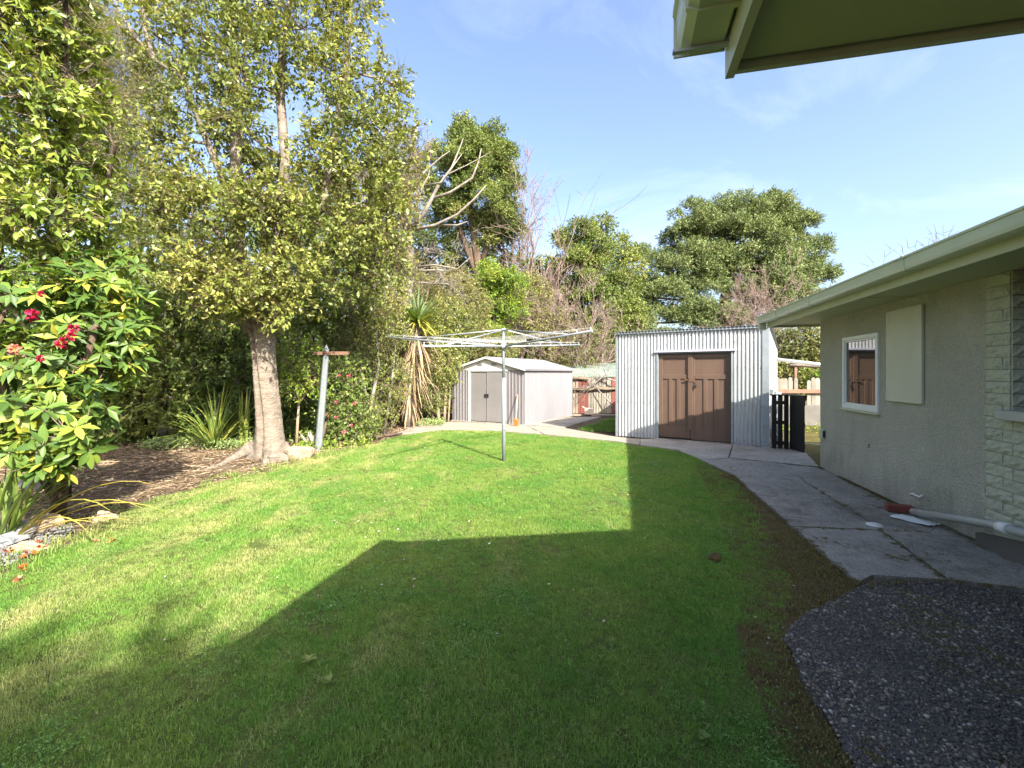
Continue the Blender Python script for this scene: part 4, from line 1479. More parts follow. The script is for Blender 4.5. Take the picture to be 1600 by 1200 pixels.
def crown_scatter(name, C, D, OUT, tone, protos, parent, rg, up):
    """Sets leafy twigs at places C along D, leaning their upper side outwards."""
    n = len(C)
    x = unit(D)
    z = OUT * .55 + np.array([0, 0, up + .2]) + rg.normal(size=(n, 3)) * .35
    z = unit(z - x * (z * x).sum(1, keepdims=True))
    y = np.cross(z, x)
    eul = np.stack([np.arctan2(y[:, 2], z[:, 2]), np.arcsin(np.clip(-x[:, 2], -1, 1)), np.arctan2(x[:, 1], x[:, 0])], 1)
    loc = np.array(parent.location) if parent is not None else 0
    return scatter(name, C - loc, eul, rg.uniform(.65, 1.3, n), protos, None, None, 'stuff', parent, tone)


def tree(name, label, cat, base, stems, blobs, bark, leafm, leaf=(.08, .035), per=10, dens=14.0, seed=1, twig=.22, droop=.25, pom=None,
         branch=.045, twig_r=.004, up=.4, group=None, bare_twigs=0, twig_bark=None, fold=.18, rough_shell=(.35, 1.0), tone=.16, crown_name='crown', subtw=9):
    """stems: list of (points, radii); blobs: list from blob(); dens: sprigs per square metre of blob surface; per: leaves per sprig."""
    rg = np.random.default_rng(seed)
    dens *= 2.9 if pom else 5.2
    T = thing(name, label, cat, base, 0, group)
    wood = MB()
    spts = []
    for pts, rad in stems:
        wood.tube(pts, rad, 9)
        for i in range(len(pts) - 1):
            for t in (0, .33, .66):
                spts.append(np.array(Vector(pts[i]).lerp(Vector(pts[i + 1]), t)))
        spts.append(np.array(pts[-1]))
    spts = np.array(spts)
    tw0, tw1, tr0, tr1 = [], [], [], []
    C, D, N_, CL, KS = [], [], [], [], []
    for c, r in blobs:
        dd = np.linalg.norm((spts - c) * np.array([1, 1, 1.0]) + np.array([0, 0, 0]), axis=1) + np.maximum(spts[:, 2] - c[2], 0) * 1.2
        s = spts[int(np.argmin(dd))]
        bp = curve_pts(s, c, rg, 4, .10, .05)
        L = np.linalg.norm(c - s)
        rr = branch * (0.5 + 0.25 * min(L, 3))
        wood.tube(bp, [rr * (1 - .65 * i / 4) for i in range(5)], 6)
        nsub = subtw
        for _ in range(nsub):
            u = rg.normal(size=3)
            u /= np.linalg.norm(u)
            e = c + u * r * rg.uniform(.7, 1.05)
            q = bp[rg.integers(2, 5)]
            cp = curve_pts(q, e, rg, 3, .12, .04)
            for i in range(3):
                tw0.append(cp[i])
                tw1.append(cp[i + 1])
                tr0.append(rr * .34 * (1 - i * .27))
                tr1.append(rr * .34 * (1 - (i + 1) * .27))
        subs = [(c, r)]
        if pom:
            n_, f_ = pom
            area = (r[0] * r[2] + r[0] * r[1] + r[1] * r[2]) / 3 * 4 * math.pi
            subs = []
            for _ in range(max(3, int(n_ * area))):
                u = rg.normal(size=3)
                u /= np.linalg.norm(u)
                sc = rg.uniform(.75, 1.25) * f_
                subs.append((c + u * r * rg.uniform(.55, .98), np.array([sc, sc, sc * .75])))
        for sc_, sr_ in subs:
            area = (sr_[0] * sr_[2] + sr_[0] * sr_[1] + sr_[1] * sr_[2]) / 3 * 4 * math.pi
            n = max(3, int(dens * area))
            u = rand_dirs(rg, n)
            keep = (u[:, 1] < .35) | (rg.random(n) < .45)
            if pom:
                keep &= (u[:, 2] > -.45) | (rg.random(n) < .3)
            u = u[keep]
            n = len(u)
            lo, hi = rough_shell
            q = sc_ + u * sr_ * (lo + (hi - lo) * rg.random((n, 1)) ** .6)
            C.append(q)
            D.append(unit(u * .7 + rg.normal(size=(n, 3)) * .55 + np.array([0, 0, -droop])))
            N_.append(u)
            CL.append(rg.normal() * tone + rg.normal(size=n) * .09)
    C, D, OUT, CL = np.concatenate(C), np.concatenate(D), np.concatenate(N_), np.concatenate(CL)
    n = len(C)
    Vt, Ft = np.zeros((0, 3)), np.zeros((0, 4), dtype=int)
    if tw0:
        Vt, Ft = sticks(np.array(tw0), np.array(tw1), np.array(tr0), np.array(tr1))
    if bare_twigs:
        k = rg.integers(0, n, bare_twigs)
        d2 = unit(OUT[k] * .8 + rg.normal(size=(bare_twigs, 3)) * .5 + np.array([0, 0, .25]))
        l2 = twig * rg.uniform(.6, 1.5, bare_twigs)
        V2, F2 = sticks(C[k], C[k] + d2 * l2[:, None], np.full(bare_twigs, twig_r * 1.2), np.full(bare_twigs, twig_r * .4))
        Ft = np.concatenate([Ft, F2 + len(Vt)])
        Vt = np.concatenate([Vt, V2])
    pr = sprig_protos(seed, per, twig, (leaf[0] * .93, leaf[1] * (1.4 if pom else 1.1)), droop, up, fold, leafm, twig_bark or B_twig, twig_r)
    crown_scatter(crown_name, C, D, OUT, CL, pr, T, rg, up)
    np_mesh('twigs', Vt, Ft, twig_bark or B_twig, T, kind='stuff')
    wood.build('trunk', bark, T, world=True)
    return T


def bare_tree(name, label, cat, base, starts, bark, seed, levels=4, spread=.55, up=.25, wob=.13, kids=3, shrink=.68, rmin=.004, group=None, bias=(0, 0, 0)):
    """A leafless tree: each start (point, direction, length, radius) grows forking limbs."""
    rg = np.random.default_rng(seed)
    T = thing(name, label, cat, base, 0, group)
    wood = MB()
    s0, s1, r0, r1 = [], [], [], []
    bias = np.array(bias, float)

    def grow(p, d, L, r, lev):
        k = 5 if lev else 3
        pts, rad = [p], [r]
        q, dd = p.copy(), d.copy()
        for i in range(k):
            dd = dd + rg.normal(size=3) * wob + np.array([0, 0, up * .12]) + bias * .1
            dd /= np.linalg.norm(dd)
            q = q + dd * L / k
            pts.append(q)
            rad.append(r * (1 - .5 * (i + 1) / k))
        if r > .012:
            wood.tube(pts, rad, 6)
        else:
            for i in range(k):
                s0.append(pts[i])
                s1.append(pts[i + 1])
                r0.append(max(rad[i], rmin))
                r1.append(max(rad[i + 1], rmin * .6))
        if lev <= 0:
            return
        for _ in range(kids + (rg.random() < .5)):
            i = rg.integers(1, k + 1)
            d2 = unit((dd + rg.normal(size=3) * spread)[None])[0]
            grow(pts[i], d2, L * shrink * rg.uniform(.7, 1.2), max(rad[i] * .62, rmin), lev - 1)

    for (p, d, L, r) in starts:
        d = np.array(d, float)
        grow(np.array(p, float), d / np.linalg.norm(d), L, r, levels)
    wood.build('trunk', bark, T, world=True)
    if s0:
        V, F = sticks(np.array(s0), np.array(s1), np.array(r0), np.array(r1))
        np_mesh('twigs', V, F, bark, T, kind='stuff')
    return T


def blade(pts, widths, side, name, m, parent, fold=.25, rnd=.5):
    """A long strap leaf with a keel, as its own part."""
    vs, fs = [], []
    for p, w in zip(pts, widths):
        p = Vector(p)
        vs += [p - side * w / 2 + Vector((0, 0, w * fold)), p, p + side * w / 2 + Vector((0, 0, w * fold))]
    for i in range(len(pts) - 1):
        a = i * 3
        fs += [(a, a + 1, a + 4, a + 3), (a + 1, a + 2, a + 5, a + 4)]
    if parent is not None:
        o_ = parent.location
        vs = [v - o_ for v in vs]
    me = bpy.data.meshes.new(name)
    me.from_pydata(vs, [], fs)
    at = me.attributes.new('rnd', 'FLOAT', 'POINT')
    at.data.foreach_set('value', [min(1, max(0, rnd))] * len(vs))
    me.update()
    return link_mesh(name, me, parent, m)


def strap(base, az, elev, L, w, droop, k=7):
    """Centre line of an arching strap leaf."""
    d = Vector((math.cos(az) * math.cos(elev), math.sin(az) * math.cos(elev), math.sin(elev)))
    pts, q = [], Vector(base)
    for i in range(k + 1):
        pts.append(q.copy())
        q = q + d * (L / k)
        d = (d + Vector((0, 0, -droop / k * (0.3 + 1.7 * i / k)))).normalized()
    for p in pts:
        p.z = max(p.z, .02)
    wd = [w * (.6 + .4 * min(1, 3 * i / k)) * (1 - (i / k) ** 3 * .93) for i in range(k + 1)]
    side = Vector((-math.sin(az), math.cos(az), 0))
    return pts, wd, side


def flax(name, label, base, n, L, w, seed, m, az0=0, az1=6.28, lean=(.5, 1.4), droop=(.6, 1.8), group=None, part='leaf'):
    rg = random.Random(seed)
    T = thing(name, label, 'plant', base, 0, group)
    for i in range(n):
        az = rg.uniform(az0, az1)
        b_ = Vector(base) + Vector((rg.uniform(-.08, .08), rg.uniform(-.08, .08), 0))
        pts, wd, side = strap(b_, az, rg.uniform(*lean), L * rg.uniform(.65, 1.15), w * rg.uniform(.75, 1.2), rg.uniform(*droop))
        blade(pts, wd, side, part, m, T, rnd=rg.gauss(.5, .25))
    return T


def broad_leaf_mesh(L, W, curl, seed, name='leaf', prof=((0, .08), (.18, .62), (.42, 1.0), (.70, .86), (.90, .42), (1.0, 0.02))):
    """A leathery leaf with a midrib fold, pointing along +x."""
    rg = random.Random(seed)
    vs, fs = [], []
    for (t, w) in prof:
        zc = -curl * L * t * t
        for s in (-1, 0, 1):
            vs.append((L * t, s * W / 2 * w, zc + (abs(s) * W * .16 * w) + rg.uniform(-.002, .002)))
    for i in range(len(prof) - 1):
        a = i * 3
        fs += [(a, a + 1, a + 4, a + 3), (a + 1, a + 2, a + 5, a + 4)]
    return np.array(vs), np.array(fs)


def leafy_bush(name, label, cat, base, stems, shoots, bark, leafm, L, W, per, seed, n_single=300, whorl=True, tone=.2, up=.5, blobs=(), leafname='leaf', twigbark=None):
    """Big-leaved bush: shoots are (n,3) places with outward directions; each bears a whorl of leaves. The leaves nearest the lens are objects."""
    rg = np.random.default_rng(seed)
    T = thing(name, label, cat, base)
    protos = [broad_leaf_mesh(1.0, W / L, c_, k) for k, c_ in enumerate((.05, .16, .28))]
    meshes = {}
    wood = MB()
    spts = []
    for pts, rad in stems:
        wood.tube(pts, rad, 8)
        for i in range(len(pts) - 1):
            for t in (0, .5):
                spts.append(np.array(Vector(pts[i]).lerp(Vector(pts[i + 1]), t)))
        spts.append(np.array(pts[-1]))
    spts = np.array(spts)
    for c, r in blobs:
        s = spts[int(np.argmin(np.linalg.norm(spts - c, axis=1)))]
        bp = curve_pts(s, c, rg, 4, .1, .02)
        wood.tube(bp, [.03 * (1 - .6 * i / 4) for i in range(5)], 6)
        spts = np.concatenate([spts, np.array(bp[2:])])
    tw0, tw1 = [], []
    mats, rnds = [], []
    for c, d in shoots:
        s = spts[int(np.argmin(np.linalg.norm(spts - c, axis=1)))]
        cp = curve_pts(s, c, rg, 3, .1, .06)
        for i in range(3):
            tw0.append(cp[i])
            tw1.append(cp[i + 1])
        d = d / np.linalg.norm(d)
        ref = np.array([0, 0, 1.0]) if abs(d[2]) < .9 else np.array([1.0, 0, 0])
        u = np.cross(d, ref)
        u /= np.linalg.norm(u)
        w = np.cross(d, u)
        cl = rg.normal() * tone
        k = per + rg.integers(-2, 3)
        for i in range(k):
            a = 2 * math.pi * i / k + rg.normal() * .25
            out = u * math.cos(a) + w * math.sin(a)
            x = d * rg.uniform(.05, .55) + out + np.array([0, 0, -.22]) + rg.normal(size=3) * .12
            x /= np.linalg.norm(x)
            if not whorl:
                x = rg.normal(size=3) * .6 + d * .6 + out * .5 + np.array([0, 0, -.25])
                x /= np.linalg.norm(x)
            nrm = d * .8 + np.array([0, 0, up]) + rg.normal(size=3) * .22
            y = np.cross(nrm, x)
            y /= np.linalg.norm(y)
            z_ = np.cross(x, y)
            s_ = L * rg.uniform(.65, 1.2)
            p0 = c - d * rg.uniform(0, .05 if whorl else .2) + (x * .01)
            M_ = np.eye(4)
            M_[:3, 0], M_[:3, 1], M_[:3, 2], M_[:3, 3] = x * s_, y * s_, z_ * s_, p0
            mats.append(M_)
            rnds.append(min(1, max(0, .42 + cl + rg.normal() * .16)))
    eye = np.array([0, 0, EYE])
    dist = np.array([np.linalg.norm(m_[:3, 3] - eye) + (2.0 if (abs(m_[0, 3] / max(m_[1, 3], .1)) > 1.13) else 0) for m_ in mats])
    order = np.argsort(dist)
    loc = np.array(T.location)
    for i in order[:n_single]:
        key = (int(i) % 3, int(rnds[i] * 7.99))
        if key not in meshes:
            v, f = protos[key[0]]
            me = bpy.data.meshes.new('leaf')
            me.from_pydata([tuple(q) for q in v], [], [tuple(q) for q in f])
            at = me.attributes.new('rnd', 'FLOAT', 'POINT')
            at.data.foreach_set('value', [(key[1] + .5) / 8] * len(v))
            me.polygons.foreach_set('use_smooth', [True] * len(f))
            me.materials.append(leafm)
            me.update()
            meshes[key] = me
        o = link_mesh(leafname, meshes[key], T)
        mm = mats[i].copy()
        mm[:3, 3] -= loc
        o.matrix_basis = Matrix(mm.tolist())
    rest = order[n_single:]
    if len(rest):
        Vs, Fs, Rs, off = [], [], [], 0
        simple = broad_leaf_mesh(1.0, W / L, .14, 9, 'leaf', ((0, .1), (.45, 1.0), (1.0, .02)))
        for i in rest:
            v, f = simple
            Vs.append(v @ mats[i][:3, :3].T + mats[i][:3, 3])
            Fs.append(f + off)
            Rs.append(np.full(len(v), rnds[i]))
            off += len(v)
        np_mesh('leaves', np.concatenate(Vs), np.concatenate(Fs), leafm, T, {'rnd': np.concatenate(Rs)}, kind='stuff', smooth=True)
    n = len(tw0)
    V, F = sticks(np.array(tw0), np.array(tw1), np.full(n, .006), np.full(n, .0045))
    np_mesh('twigs', V, F, twigbark or B_twig, T, kind='stuff')
    wood.build('trunk', bark, T, world=True)
    return T


def blob_shoots(blobs, per_m2, seed, lo=.7, front=True, updir=.3):
    rg = np.random.default_rng(seed)
    out = []
    for c, r in blobs:
        area = (r[0] * r[2] + r[0] * r[1] + r[1] * r[2]) / 3 * 4 * math.pi
        for _ in range(max(2, int(per_m2 * area))):
            u = rg.normal(size=3)
            u /= np.linalg.norm(u)
            if front and u[1] > .4 and rg.random() < .6:
                continue
            p = c + u * r * (lo + (1.05 - lo) * rg.random() ** .7)
            if p[2] < .12:
                continue
            d = u * .9 + np.array([0, -.15, updir]) + rg.normal(size=3) * .3
            out.append((p, d))
    return out


def flower(name, parent, c, r, m, seed, n=9, label=None):
    """An open truss of petals, as a part of its bush."""
    rg = np.random.default_rng(seed)
    u = rand_dirs(rg, n * 4)
    u[:, 1] = -np.abs(u[:, 1]) * .9
    u = unit(u)
    pos = np.array(c) + u * r * .35
    V, F = leaf_quads(pos, unit(u + rg.normal(size=u.shape) * .35), unit(rg.normal(size=u.shape) + np.array([0, -.6, .4])), np.full(len(u), r * .75), np.full(len(u), r * .55), .25)
    o = np_mesh(name, V, F, m, parent, {'rnd': np.repeat(rg.random(len(u)), 4)})
    if label:
        o['label'] = label
    return o

# ------------------------------------------------------------------ the big tree by the lawn
def st(*pts):
    """Stem points given as (px, py, distance)."""
    return [P(*p) for p in pts]


def fluted_trunk(T, m):
    """The fluted bole with flared roots and a deep fold down its face."""
    NA, NH = 56, 44
    b0, b1 = P(424, 716, 8.25), P(404, 455, 8.25)
    b0.z = -.12
    vs, fs = [], []
    rg = random.Random(2)
    ph = [rg.uniform(0, 6.28) for _ in range(6)]
    for j in range(NH + 1):
        t = j / NH
        zz_ = b0.z + (b1.z - b0.z) * t
        c = b0.lerp(b1, t)
        r = .203 + .04 * math.exp(-((t - .82) / .10) ** 2) - .09 * max(0, (t - .84) / .16) + .05 * math.exp(-t / .22) - .015 * math.exp(-((t - .6) / .2) ** 2)
        for i in range(NA):
            a = 2 * math.pi * i / NA
            fl_ = math.exp(-max(zz_, 0) / .20)
            q = r * (1 + .05 * math.sin(3 * a + ph[0] + t * 1.2) + .03 * math.sin(5 * a + ph[1] - t * 2))
            q += fl_ * (.20 * max(0, math.cos(a - 3.3)) ** 4 + .16 * max(0, math.cos(a - 5.1)) ** 5 + .14 * max(0, math.cos(a - 5.9)) ** 5 + .1 * max(0, math.cos(a - 1.4)) ** 3)
            # the fold
            fa = 4.50 + .14 * math.sin(t * 7) + .10 * t
            dd = (a - fa + math.pi) % (2 * math.pi) - math.pi
            q -= .095 * math.exp(-(dd / .10) ** 2) * (.35 + .65 * math.sin(math.pi * min(1, t * 1.05 + .12)))
            q += .02 * math.exp(-((abs(dd) - .34) / .2) ** 2)
            q += .004 * math.sin(zz_ * 46 + 2.2 * math.sin(a * 2)) + rg.uniform(-.005, .005)
            vs.append((c.x + q * math.cos(a), c.y + q * math.sin(a) * .92, zz_))
    for j in range(NH):
        for i in range(NA):
            a_, b_ = j * NA + i, j * NA + (i + 1) % NA
            fs.append((a_, b_, b_ + NA, a_ + NA))
    tb = MB().add(vs, fs, True)
    tb.build('bole', m, T, world=True)
    # surface roots
    for (pts, rad) in (([(395, 690), (372, 716), (345, 728), (318, 735)], [.12, .085, .05, .02]), ([(440, 700), (455, 714), (474, 719)], [.11, .08, .03]), ([(420, 705), (418, 722), (412, 728)], [.10, .075, .03])):
        pp_ = []
        for k, (px, py) in enumerate(pts):
            d = EYE * FPX / (max(py, 712) - 584) if k else 8.2
            q = P(px, py, d)
            q.z = max(.0, .10 - .06 * k) if k else .22
            pp_.append(q)
        MB().tube(pp_, rad, 10).build('root', m, T, world=True)


mb_ = [(262, 70, 8.4, 58, 62), (330, 40, 8.2, 60, 60), (300, 150, 7.8, 62, 62), (250, 225, 8.0, 56, 50), (300, 285, 7.6, 58, 48), (365, 180, 8.6, 48, 60), (355, 320, 7.5, 62, 46),
       (240, 330, 7.9, 60, 48), (290, 385, 7.6, 62, 44), (345, 425, 7.5, 56, 46), (405, 440, 7.5, 52, 44), (300, 455, 7.7, 40, 36), (465, 425, 7.6, 52, 46), (430, 350, 7.7, 58, 44), (500, 355, 8.0, 56, 54),
       (525, 425, 8.3, 44, 44), (420, 90, 8.2, 52, 62), (405, 10, 8.4, 60, 50), (480, 40, 8.2, 52, 60), (520, 110, 8.2, 52, 58), (545, 190, 8.1, 58, 60), (500, 250, 8.0, 42, 52), (570, 270, 8.2, 58, 60),
       (610, 210, 8.6, 46, 62), (545, 20, 8.4, 42, 56), (560, 350, 8.3, 54, 50), (605, 330, 8.8, 44, 56), (590, 420, 8.9, 50, 48), (395, 250, 8.8, 44, 44), (610, 130, 8.8, 34, 44),
       (330, -60, 8.4, 70, 60), (450, -80, 8.4, 70, 70), (540, -60, 8.5, 56, 60), (240, -40, 8.6, 60, 60), (440, 300, 9.6, 70, 60),
       (378, 190, 7.5, 36, 40), (375, 110, 7.7, 40, 44), (430, 300, 7.4, 36, 30), (395, 320, 7.3, 50, 36), (372, 470, 7.6, 40, 26), (340, 480, 7.5, 34, 26), (440, 478, 7.7, 40, 22), (400, 488, 7.75, 26, 16)]
big = tree('tree', 'big leafy tree with fluted pale trunk growing at the edge of the lawn', 'tree', P(424, 716, 8.25) * 1.0,
           [(st((395, 520, 8.25), (376, 430, 8.2), (372, 360, 8.2), (368, 270, 8.3), (372, 160, 8.4), (362, 40, 8.5), (350, -90, 8.6)), [.15, .13, .11, .10, .085, .06, .03]),
            (st((428, 520, 8.25), (432, 430, 8.3), (440, 330, 8.4), (446, 250, 8.4), (438, 150, 8.4), (442, 60, 8.5), (470, -80, 8.6)), [.14, .11, .10, .09, .08, .06, .03]),
            (st((372, 370, 8.2), (352, 285, 8.1), (325, 225, 8.1), (285, 120, 8.0), (240, 92, 8.0), (226, 45, 8.0), (222, -30, 8.0)), [.09, .065, .055, .05, .04, .03, .015]),
            (st((240, 92, 8.0), (205, 50, 7.95), (176, -5, 7.9)), [.03, .02, .008]),
            (st((432, 420, 8.25), (470, 350, 8.1), (505, 325, 8.0), (520, 230, 8.1), (540, 120, 8.2), (548, 10, 8.4), (550, -70, 8.5)), [.11, .085, .075, .065, .05, .035, .02]),
            (st((505, 325, 8.0), (560, 320, 8.2), (600, 330, 8.5)), [.055, .04, .03]),
            (st((372, 400, 8.2), (330, 350, 7.9), (270, 330, 7.8)), [.07, .05, .03])],
           [blob(*q) for q in mb_], B_grey, L_olive, leaf=(.090, .040), per=17, dens=4.8, seed=11, twig=.30, droop=.30, branch=.04, twig_r=.0036, twig_bark=B_brown, bare_twigs=2200, tone=.13, subtw=12, rough_shell=(.2, 1.0))
fluted_trunk(big, B_tan)

# ------------------------------------------------------------------ tall glossy tree at the left edge and the rhododendron under it
tb_ = [blob(px, py, d, rx, ry) for (px, py, d, rx, ry) in
       [(20, 40, 5.0, 90, 80), (100, 60, 5.4, 70, 70), (-70, 90, 4.9, 90, 90), (60, 150, 5.0, 90, 75), (130, 160, 5.6, 60, 66), (0, 240, 4.9, 90, 80), (100, 250, 5.2, 76, 66), (165, 262, 5.8, 40, 44), (50, 340, 4.9, 96, 66),
        (140, 345, 5.5, 66, 56), (-80, 330, 4.8, 80, 90), (180, 400, 5.9, 48, 44), (110, 420, 5.4, 70, 46), (20, -70, 5.0, 110, 80), (-90, -60, 5.0, 90, 90), (110, -50, 5.6, 60, 60), (-60, 440, 5.0, 90, 60)]]
leafy_bush('tree', 'tall glossy leaved tree rising above the rhododendron at the edge of the bed', 'tree', (-5.5, 5.6, 0),
           [([(-5.5, 5.6, -.05), (-5.4, 5.5, 1.2), (-5.3, 5.4, 2.6), (-5.2, 5.3, 4.2), (-5.1, 5.2, 5.8)], [.06, .055, .05, .04, .02]),
            ([(-5.4, 5.5, 1.0), (-5.8, 5.2, 2.4), (-6.0, 5.0, 4.0)], [.08, .06, .03]), ([(-5.35, 5.45, 1.8), (-5.1, 5.6, 3.0), (-5.0, 5.7, 4.4)], [.04, .03, .015])],
           blob_shoots(tb_, 42, 31, .3), B_dark, L_gloss, .105, .044, 8, 32, 300, whorl=False, tone=.16, blobs=tb_)
rb_ = [blob(px, py, d, rx, ry) for (px, py, d, rx, ry) in
       [(30, 470, 4.5, 70, 50), (100, 450, 4.7, 66, 44), (172, 470, 4.9, 50, 44), (190, 525, 4.9, 48, 44), (205, 480, 5.0, 26, 40), (205, 560, 5.0, 26, 36), (160, 420, 5.1, 50, 36), (120, 520, 4.6, 60, 44), (40, 555, 4.4, 70, 46), (160, 580, 4.8, 46, 40), (60, 640, 4.2, 66, 40),
        (110, 680, 4.1, 46, 34), (100, 620, 4.4, 48, 40), (20, 690, 4.1, 50, 36), (70, 725, 4.1, 44, 26), (-70, 540, 4.4, 70, 80), (-60, 660, 4.2, 60, 50), (150, 640, 4.7, 30, 30)]]
rh = leafy_bush('rhododendron', 'rhododendron bush with big leathery leaves and crimson flowers', 'shrub', (-4.75, 4.75, 0),
                [([(-4.75, 4.75, -.04), (-4.6, 4.65, .5), (-4.45, 4.6, 1.2), (-4.2, 4.6, 2.0)], [.07, .06, .05, .025]), ([(-4.7, 4.72, .2), (-4.95, 4.5, 1.0), (-5.0, 4.4, 1.9)], [.05, .04, .02]),
                 ([(-4.65, 4.7, .3), (-4.3, 4.4, .7), (-4.1, 4.3, .9)], [.04, .03, .015])],
                blob_shoots(rb_, 32, 41, .35), B_brown, L_rhodo, .15, .058, 8, 42, 300, tone=.24, blobs=rb_)
for k, (px, py, d, r_, m_) in enumerate(((52, 493, 3.92, .058, F_red), (116, 514, 4.02, .05, F_red), (98, 537, 4.0, .055, F_red), (112, 526, 3.98, .045, F_red), (24, 546, 3.82, .05, F_fade), (66, 459, 4.1, .035, F_red), (64, 560, 4.0, .035, F_red))):
    flower('flower', rh, P(px, py, d), r_, m_, 60 + k, label='faded brownish flower' if m_ is F_fade else None)

# ------------------------------------------------------------------ shrubs of the dark belt behind the bed
def shrub(label, base, bl, leafm, seed, leaf=(.07, .032), dens=14, per=9, name='shrub', cat='shrub', bark=B_dark, stems=None, **k):
    b_ = Vector(base)
    bs = [blob(*q) for q in bl]
    if stems is None:
        stems = []
        rg = random.Random(seed)
        for c, r in sorted(bs, key=lambda q: -q[0][2])[:3]:
            c = Vector(c)
            a = b_ + Vector((rg.uniform(-.15, .15), rg.uniform(-.15, .15), -.05))
            stems.append(([a, a.lerp(c, .35) + Vector((rg.uniform(-.15, .15), 0, .1)), a.lerp(c, .7) + Vector((rg.uniform(-.15, .15), 0, 0)), c], [.06, .05, .035, .02]))
    return tree(name, label, cat, b_, stems, bs, bark, leafm, leaf, per, dens, seed, **k)


shrub('dark leafy shrub behind the strappy flax left of the big trunk', P(330, 674, 10.6).xy.to_3d(), [(305, 560, 10.4, 56, 60), (345, 500, 10.6, 50, 50), (335, 630, 10.4, 50, 44), (372, 590, 10.8, 36, 70), (290, 625, 10.3, 44, 44)], L_dark, 101, tone=.2, leaf=(.10, .05), dens=9)
shrub('bushy green shrub behind the rhododendron at the back of the bed', P(235, 674, 10.2).xy.to_3d(), [(225, 470, 10.2, 56, 54), (270, 510, 10.2, 50, 52), (215, 560, 10.0, 56, 56), (255, 620, 9.9, 52, 48), (200, 640, 9.9, 40, 46)], L_mid, 102, tone=.2, leaf=(.10, .05), dens=9)
shrub('dark shrub in the shade under the tall glossy tree', P(140, 680, 9.5).xy.to_3d(), [(150, 560, 9.4, 70, 60), (120, 640, 9.3, 60, 46), (60, 600, 9.3, 60, 60), (170, 660, 9.6, 40, 34)], L_dark, 103, leaf=(.11, .055), dens=9)
shrub('tall dark shrub filling the gap right of the big trunk', P(470, 668, 11.4).xy.to_3d(), [(460, 480, 11.2, 56, 46), (500, 540, 11.4, 50, 56), (470, 600, 11.4, 44, 56), (455, 660, 11.3, 40, 36), (540, 480, 11.6, 54, 46), (510, 650, 11.4, 40, 36)], L_dark, 104, bark=B_grey, tone=.2, leaf=(.10, .048), dens=9)
shrub('straggly shrub with bare grey stems right of the leaning post', P(585, 672, 11.5).xy.to_3d(), [(585, 470, 11.5, 50, 40), (600, 520, 11.4, 40, 40), (560, 540, 11.3, 40, 40), (615, 590, 11.4, 26, 40), (590, 640, 11.2, 30, 24)], L_mid, 105, bark=B_pale, dens=11, bare_twigs=900,
      stems=[(st((576, 690, 10.9), (580, 630, 11), (592, 570, 11.2), (585, 480, 11.4)), [.05, .045, .035, .02]), (st((560, 685, 10.9), (572, 620, 11), (560, 540, 11.2)), [.045, .035, .02]), (st((600, 680, 11.2), (612, 600, 11.3), (618, 540, 11.4)), [.035, .03, .015])])
cam_b = shrub('dark camellia bush dotted with pink flowers beside the leaning post', P(540, 690, 10.3).xy.to_3d(), [(545, 590, 10.1, 34, 34), (530, 640, 9.9, 34, 38), (562, 650, 10.0, 30, 38), (545, 680, 9.8, 34, 20)], L_dark, 106, leaf=(.075, .04), dens=17)
for k, (px, py) in enumerate(((530, 586), (545, 587), (526, 628), (511, 648), (525, 651), (537, 675), (549, 665), (554, 630))):
    flower('flower', cam_b, P(px, py, 9.45), .045, F_pink, 80 + k, n=5)
shrub('thin young tree with forked pale stem and light green crown beside the post', P(463, 702, 9.3).xy.to_3d(), [(470, 560, 9.2, 34, 30), (440, 555, 9.2, 24, 28), (490, 590, 9.3, 22, 26), (462, 595, 9.2, 30, 24)], L_bright, 107, leaf=(.075, .028), dens=12, bark=B_light, name='tree', cat='tree',
      stems=[(st((463, 702, 9.3), (465, 660, 9.3), (467, 632, 9.3)), [.032, .026, .022]), (st((467, 632, 9.3), (452, 598, 9.25), (440, 560, 9.2)), [.018, .014, .008]), (st((467, 632, 9.3), (484, 606, 9.3), (500, 582, 9.3)), [.018, .014, .008]), (st((467, 632, 9.3), (470, 590, 9.25), (470, 556, 9.2)), [.014, .01, .006])], bare_twigs=120)

# taller trees behind the belt
shrub('feathery khaki tree standing tall behind the glossy tree', P(150, 665, 13).xy.to_3d(), [(140, 60, 13, 60, 60), (190, 110, 13.2, 54, 60), (215, 190, 13.2, 46, 56), (150, 190, 13, 56, 60), (180, 270, 13.3, 56, 44), (110, 120, 12.8, 50, 60), (120, 0, 13, 50, 50), (235, 130, 13.4, 22, 40), (90, 260, 12.8, 60, 60)], L_khaki, 111,
      leaf=(.085, .014), dens=15, per=14, twig=.34, droop=-.35, name='tree', cat='tree', bark=B_grey, tone=.10, rough_shell=(.2, 1.05),
      stems=[(st((150, 670, 13), (150, 450, 13), (155, 300, 13), (145, 150, 13), (140, 30, 13)), [.2, .17, .14, .09, .04]), (st((155, 330, 13), (185, 220, 13), (205, 120, 13.1)), [.10, .08, .03])])
shrub('tall mixed green tree behind the shrubs left of the big trunk', P(255, 660, 14).xy.to_3d(), [(235, 390, 13.6, 60, 50), (300, 330, 14, 60, 44), (200, 330, 13.6, 50, 50), (260, 300, 14, 50, 40), (330, 400, 14, 50, 50), (210, 440, 13, 50, 40), (290, 440, 13.4, 60, 44)], L_mid, 112,
      leaf=(.09, .042), dens=10, name='tree', cat='tree', bark=B_grey, bare_twigs=700)
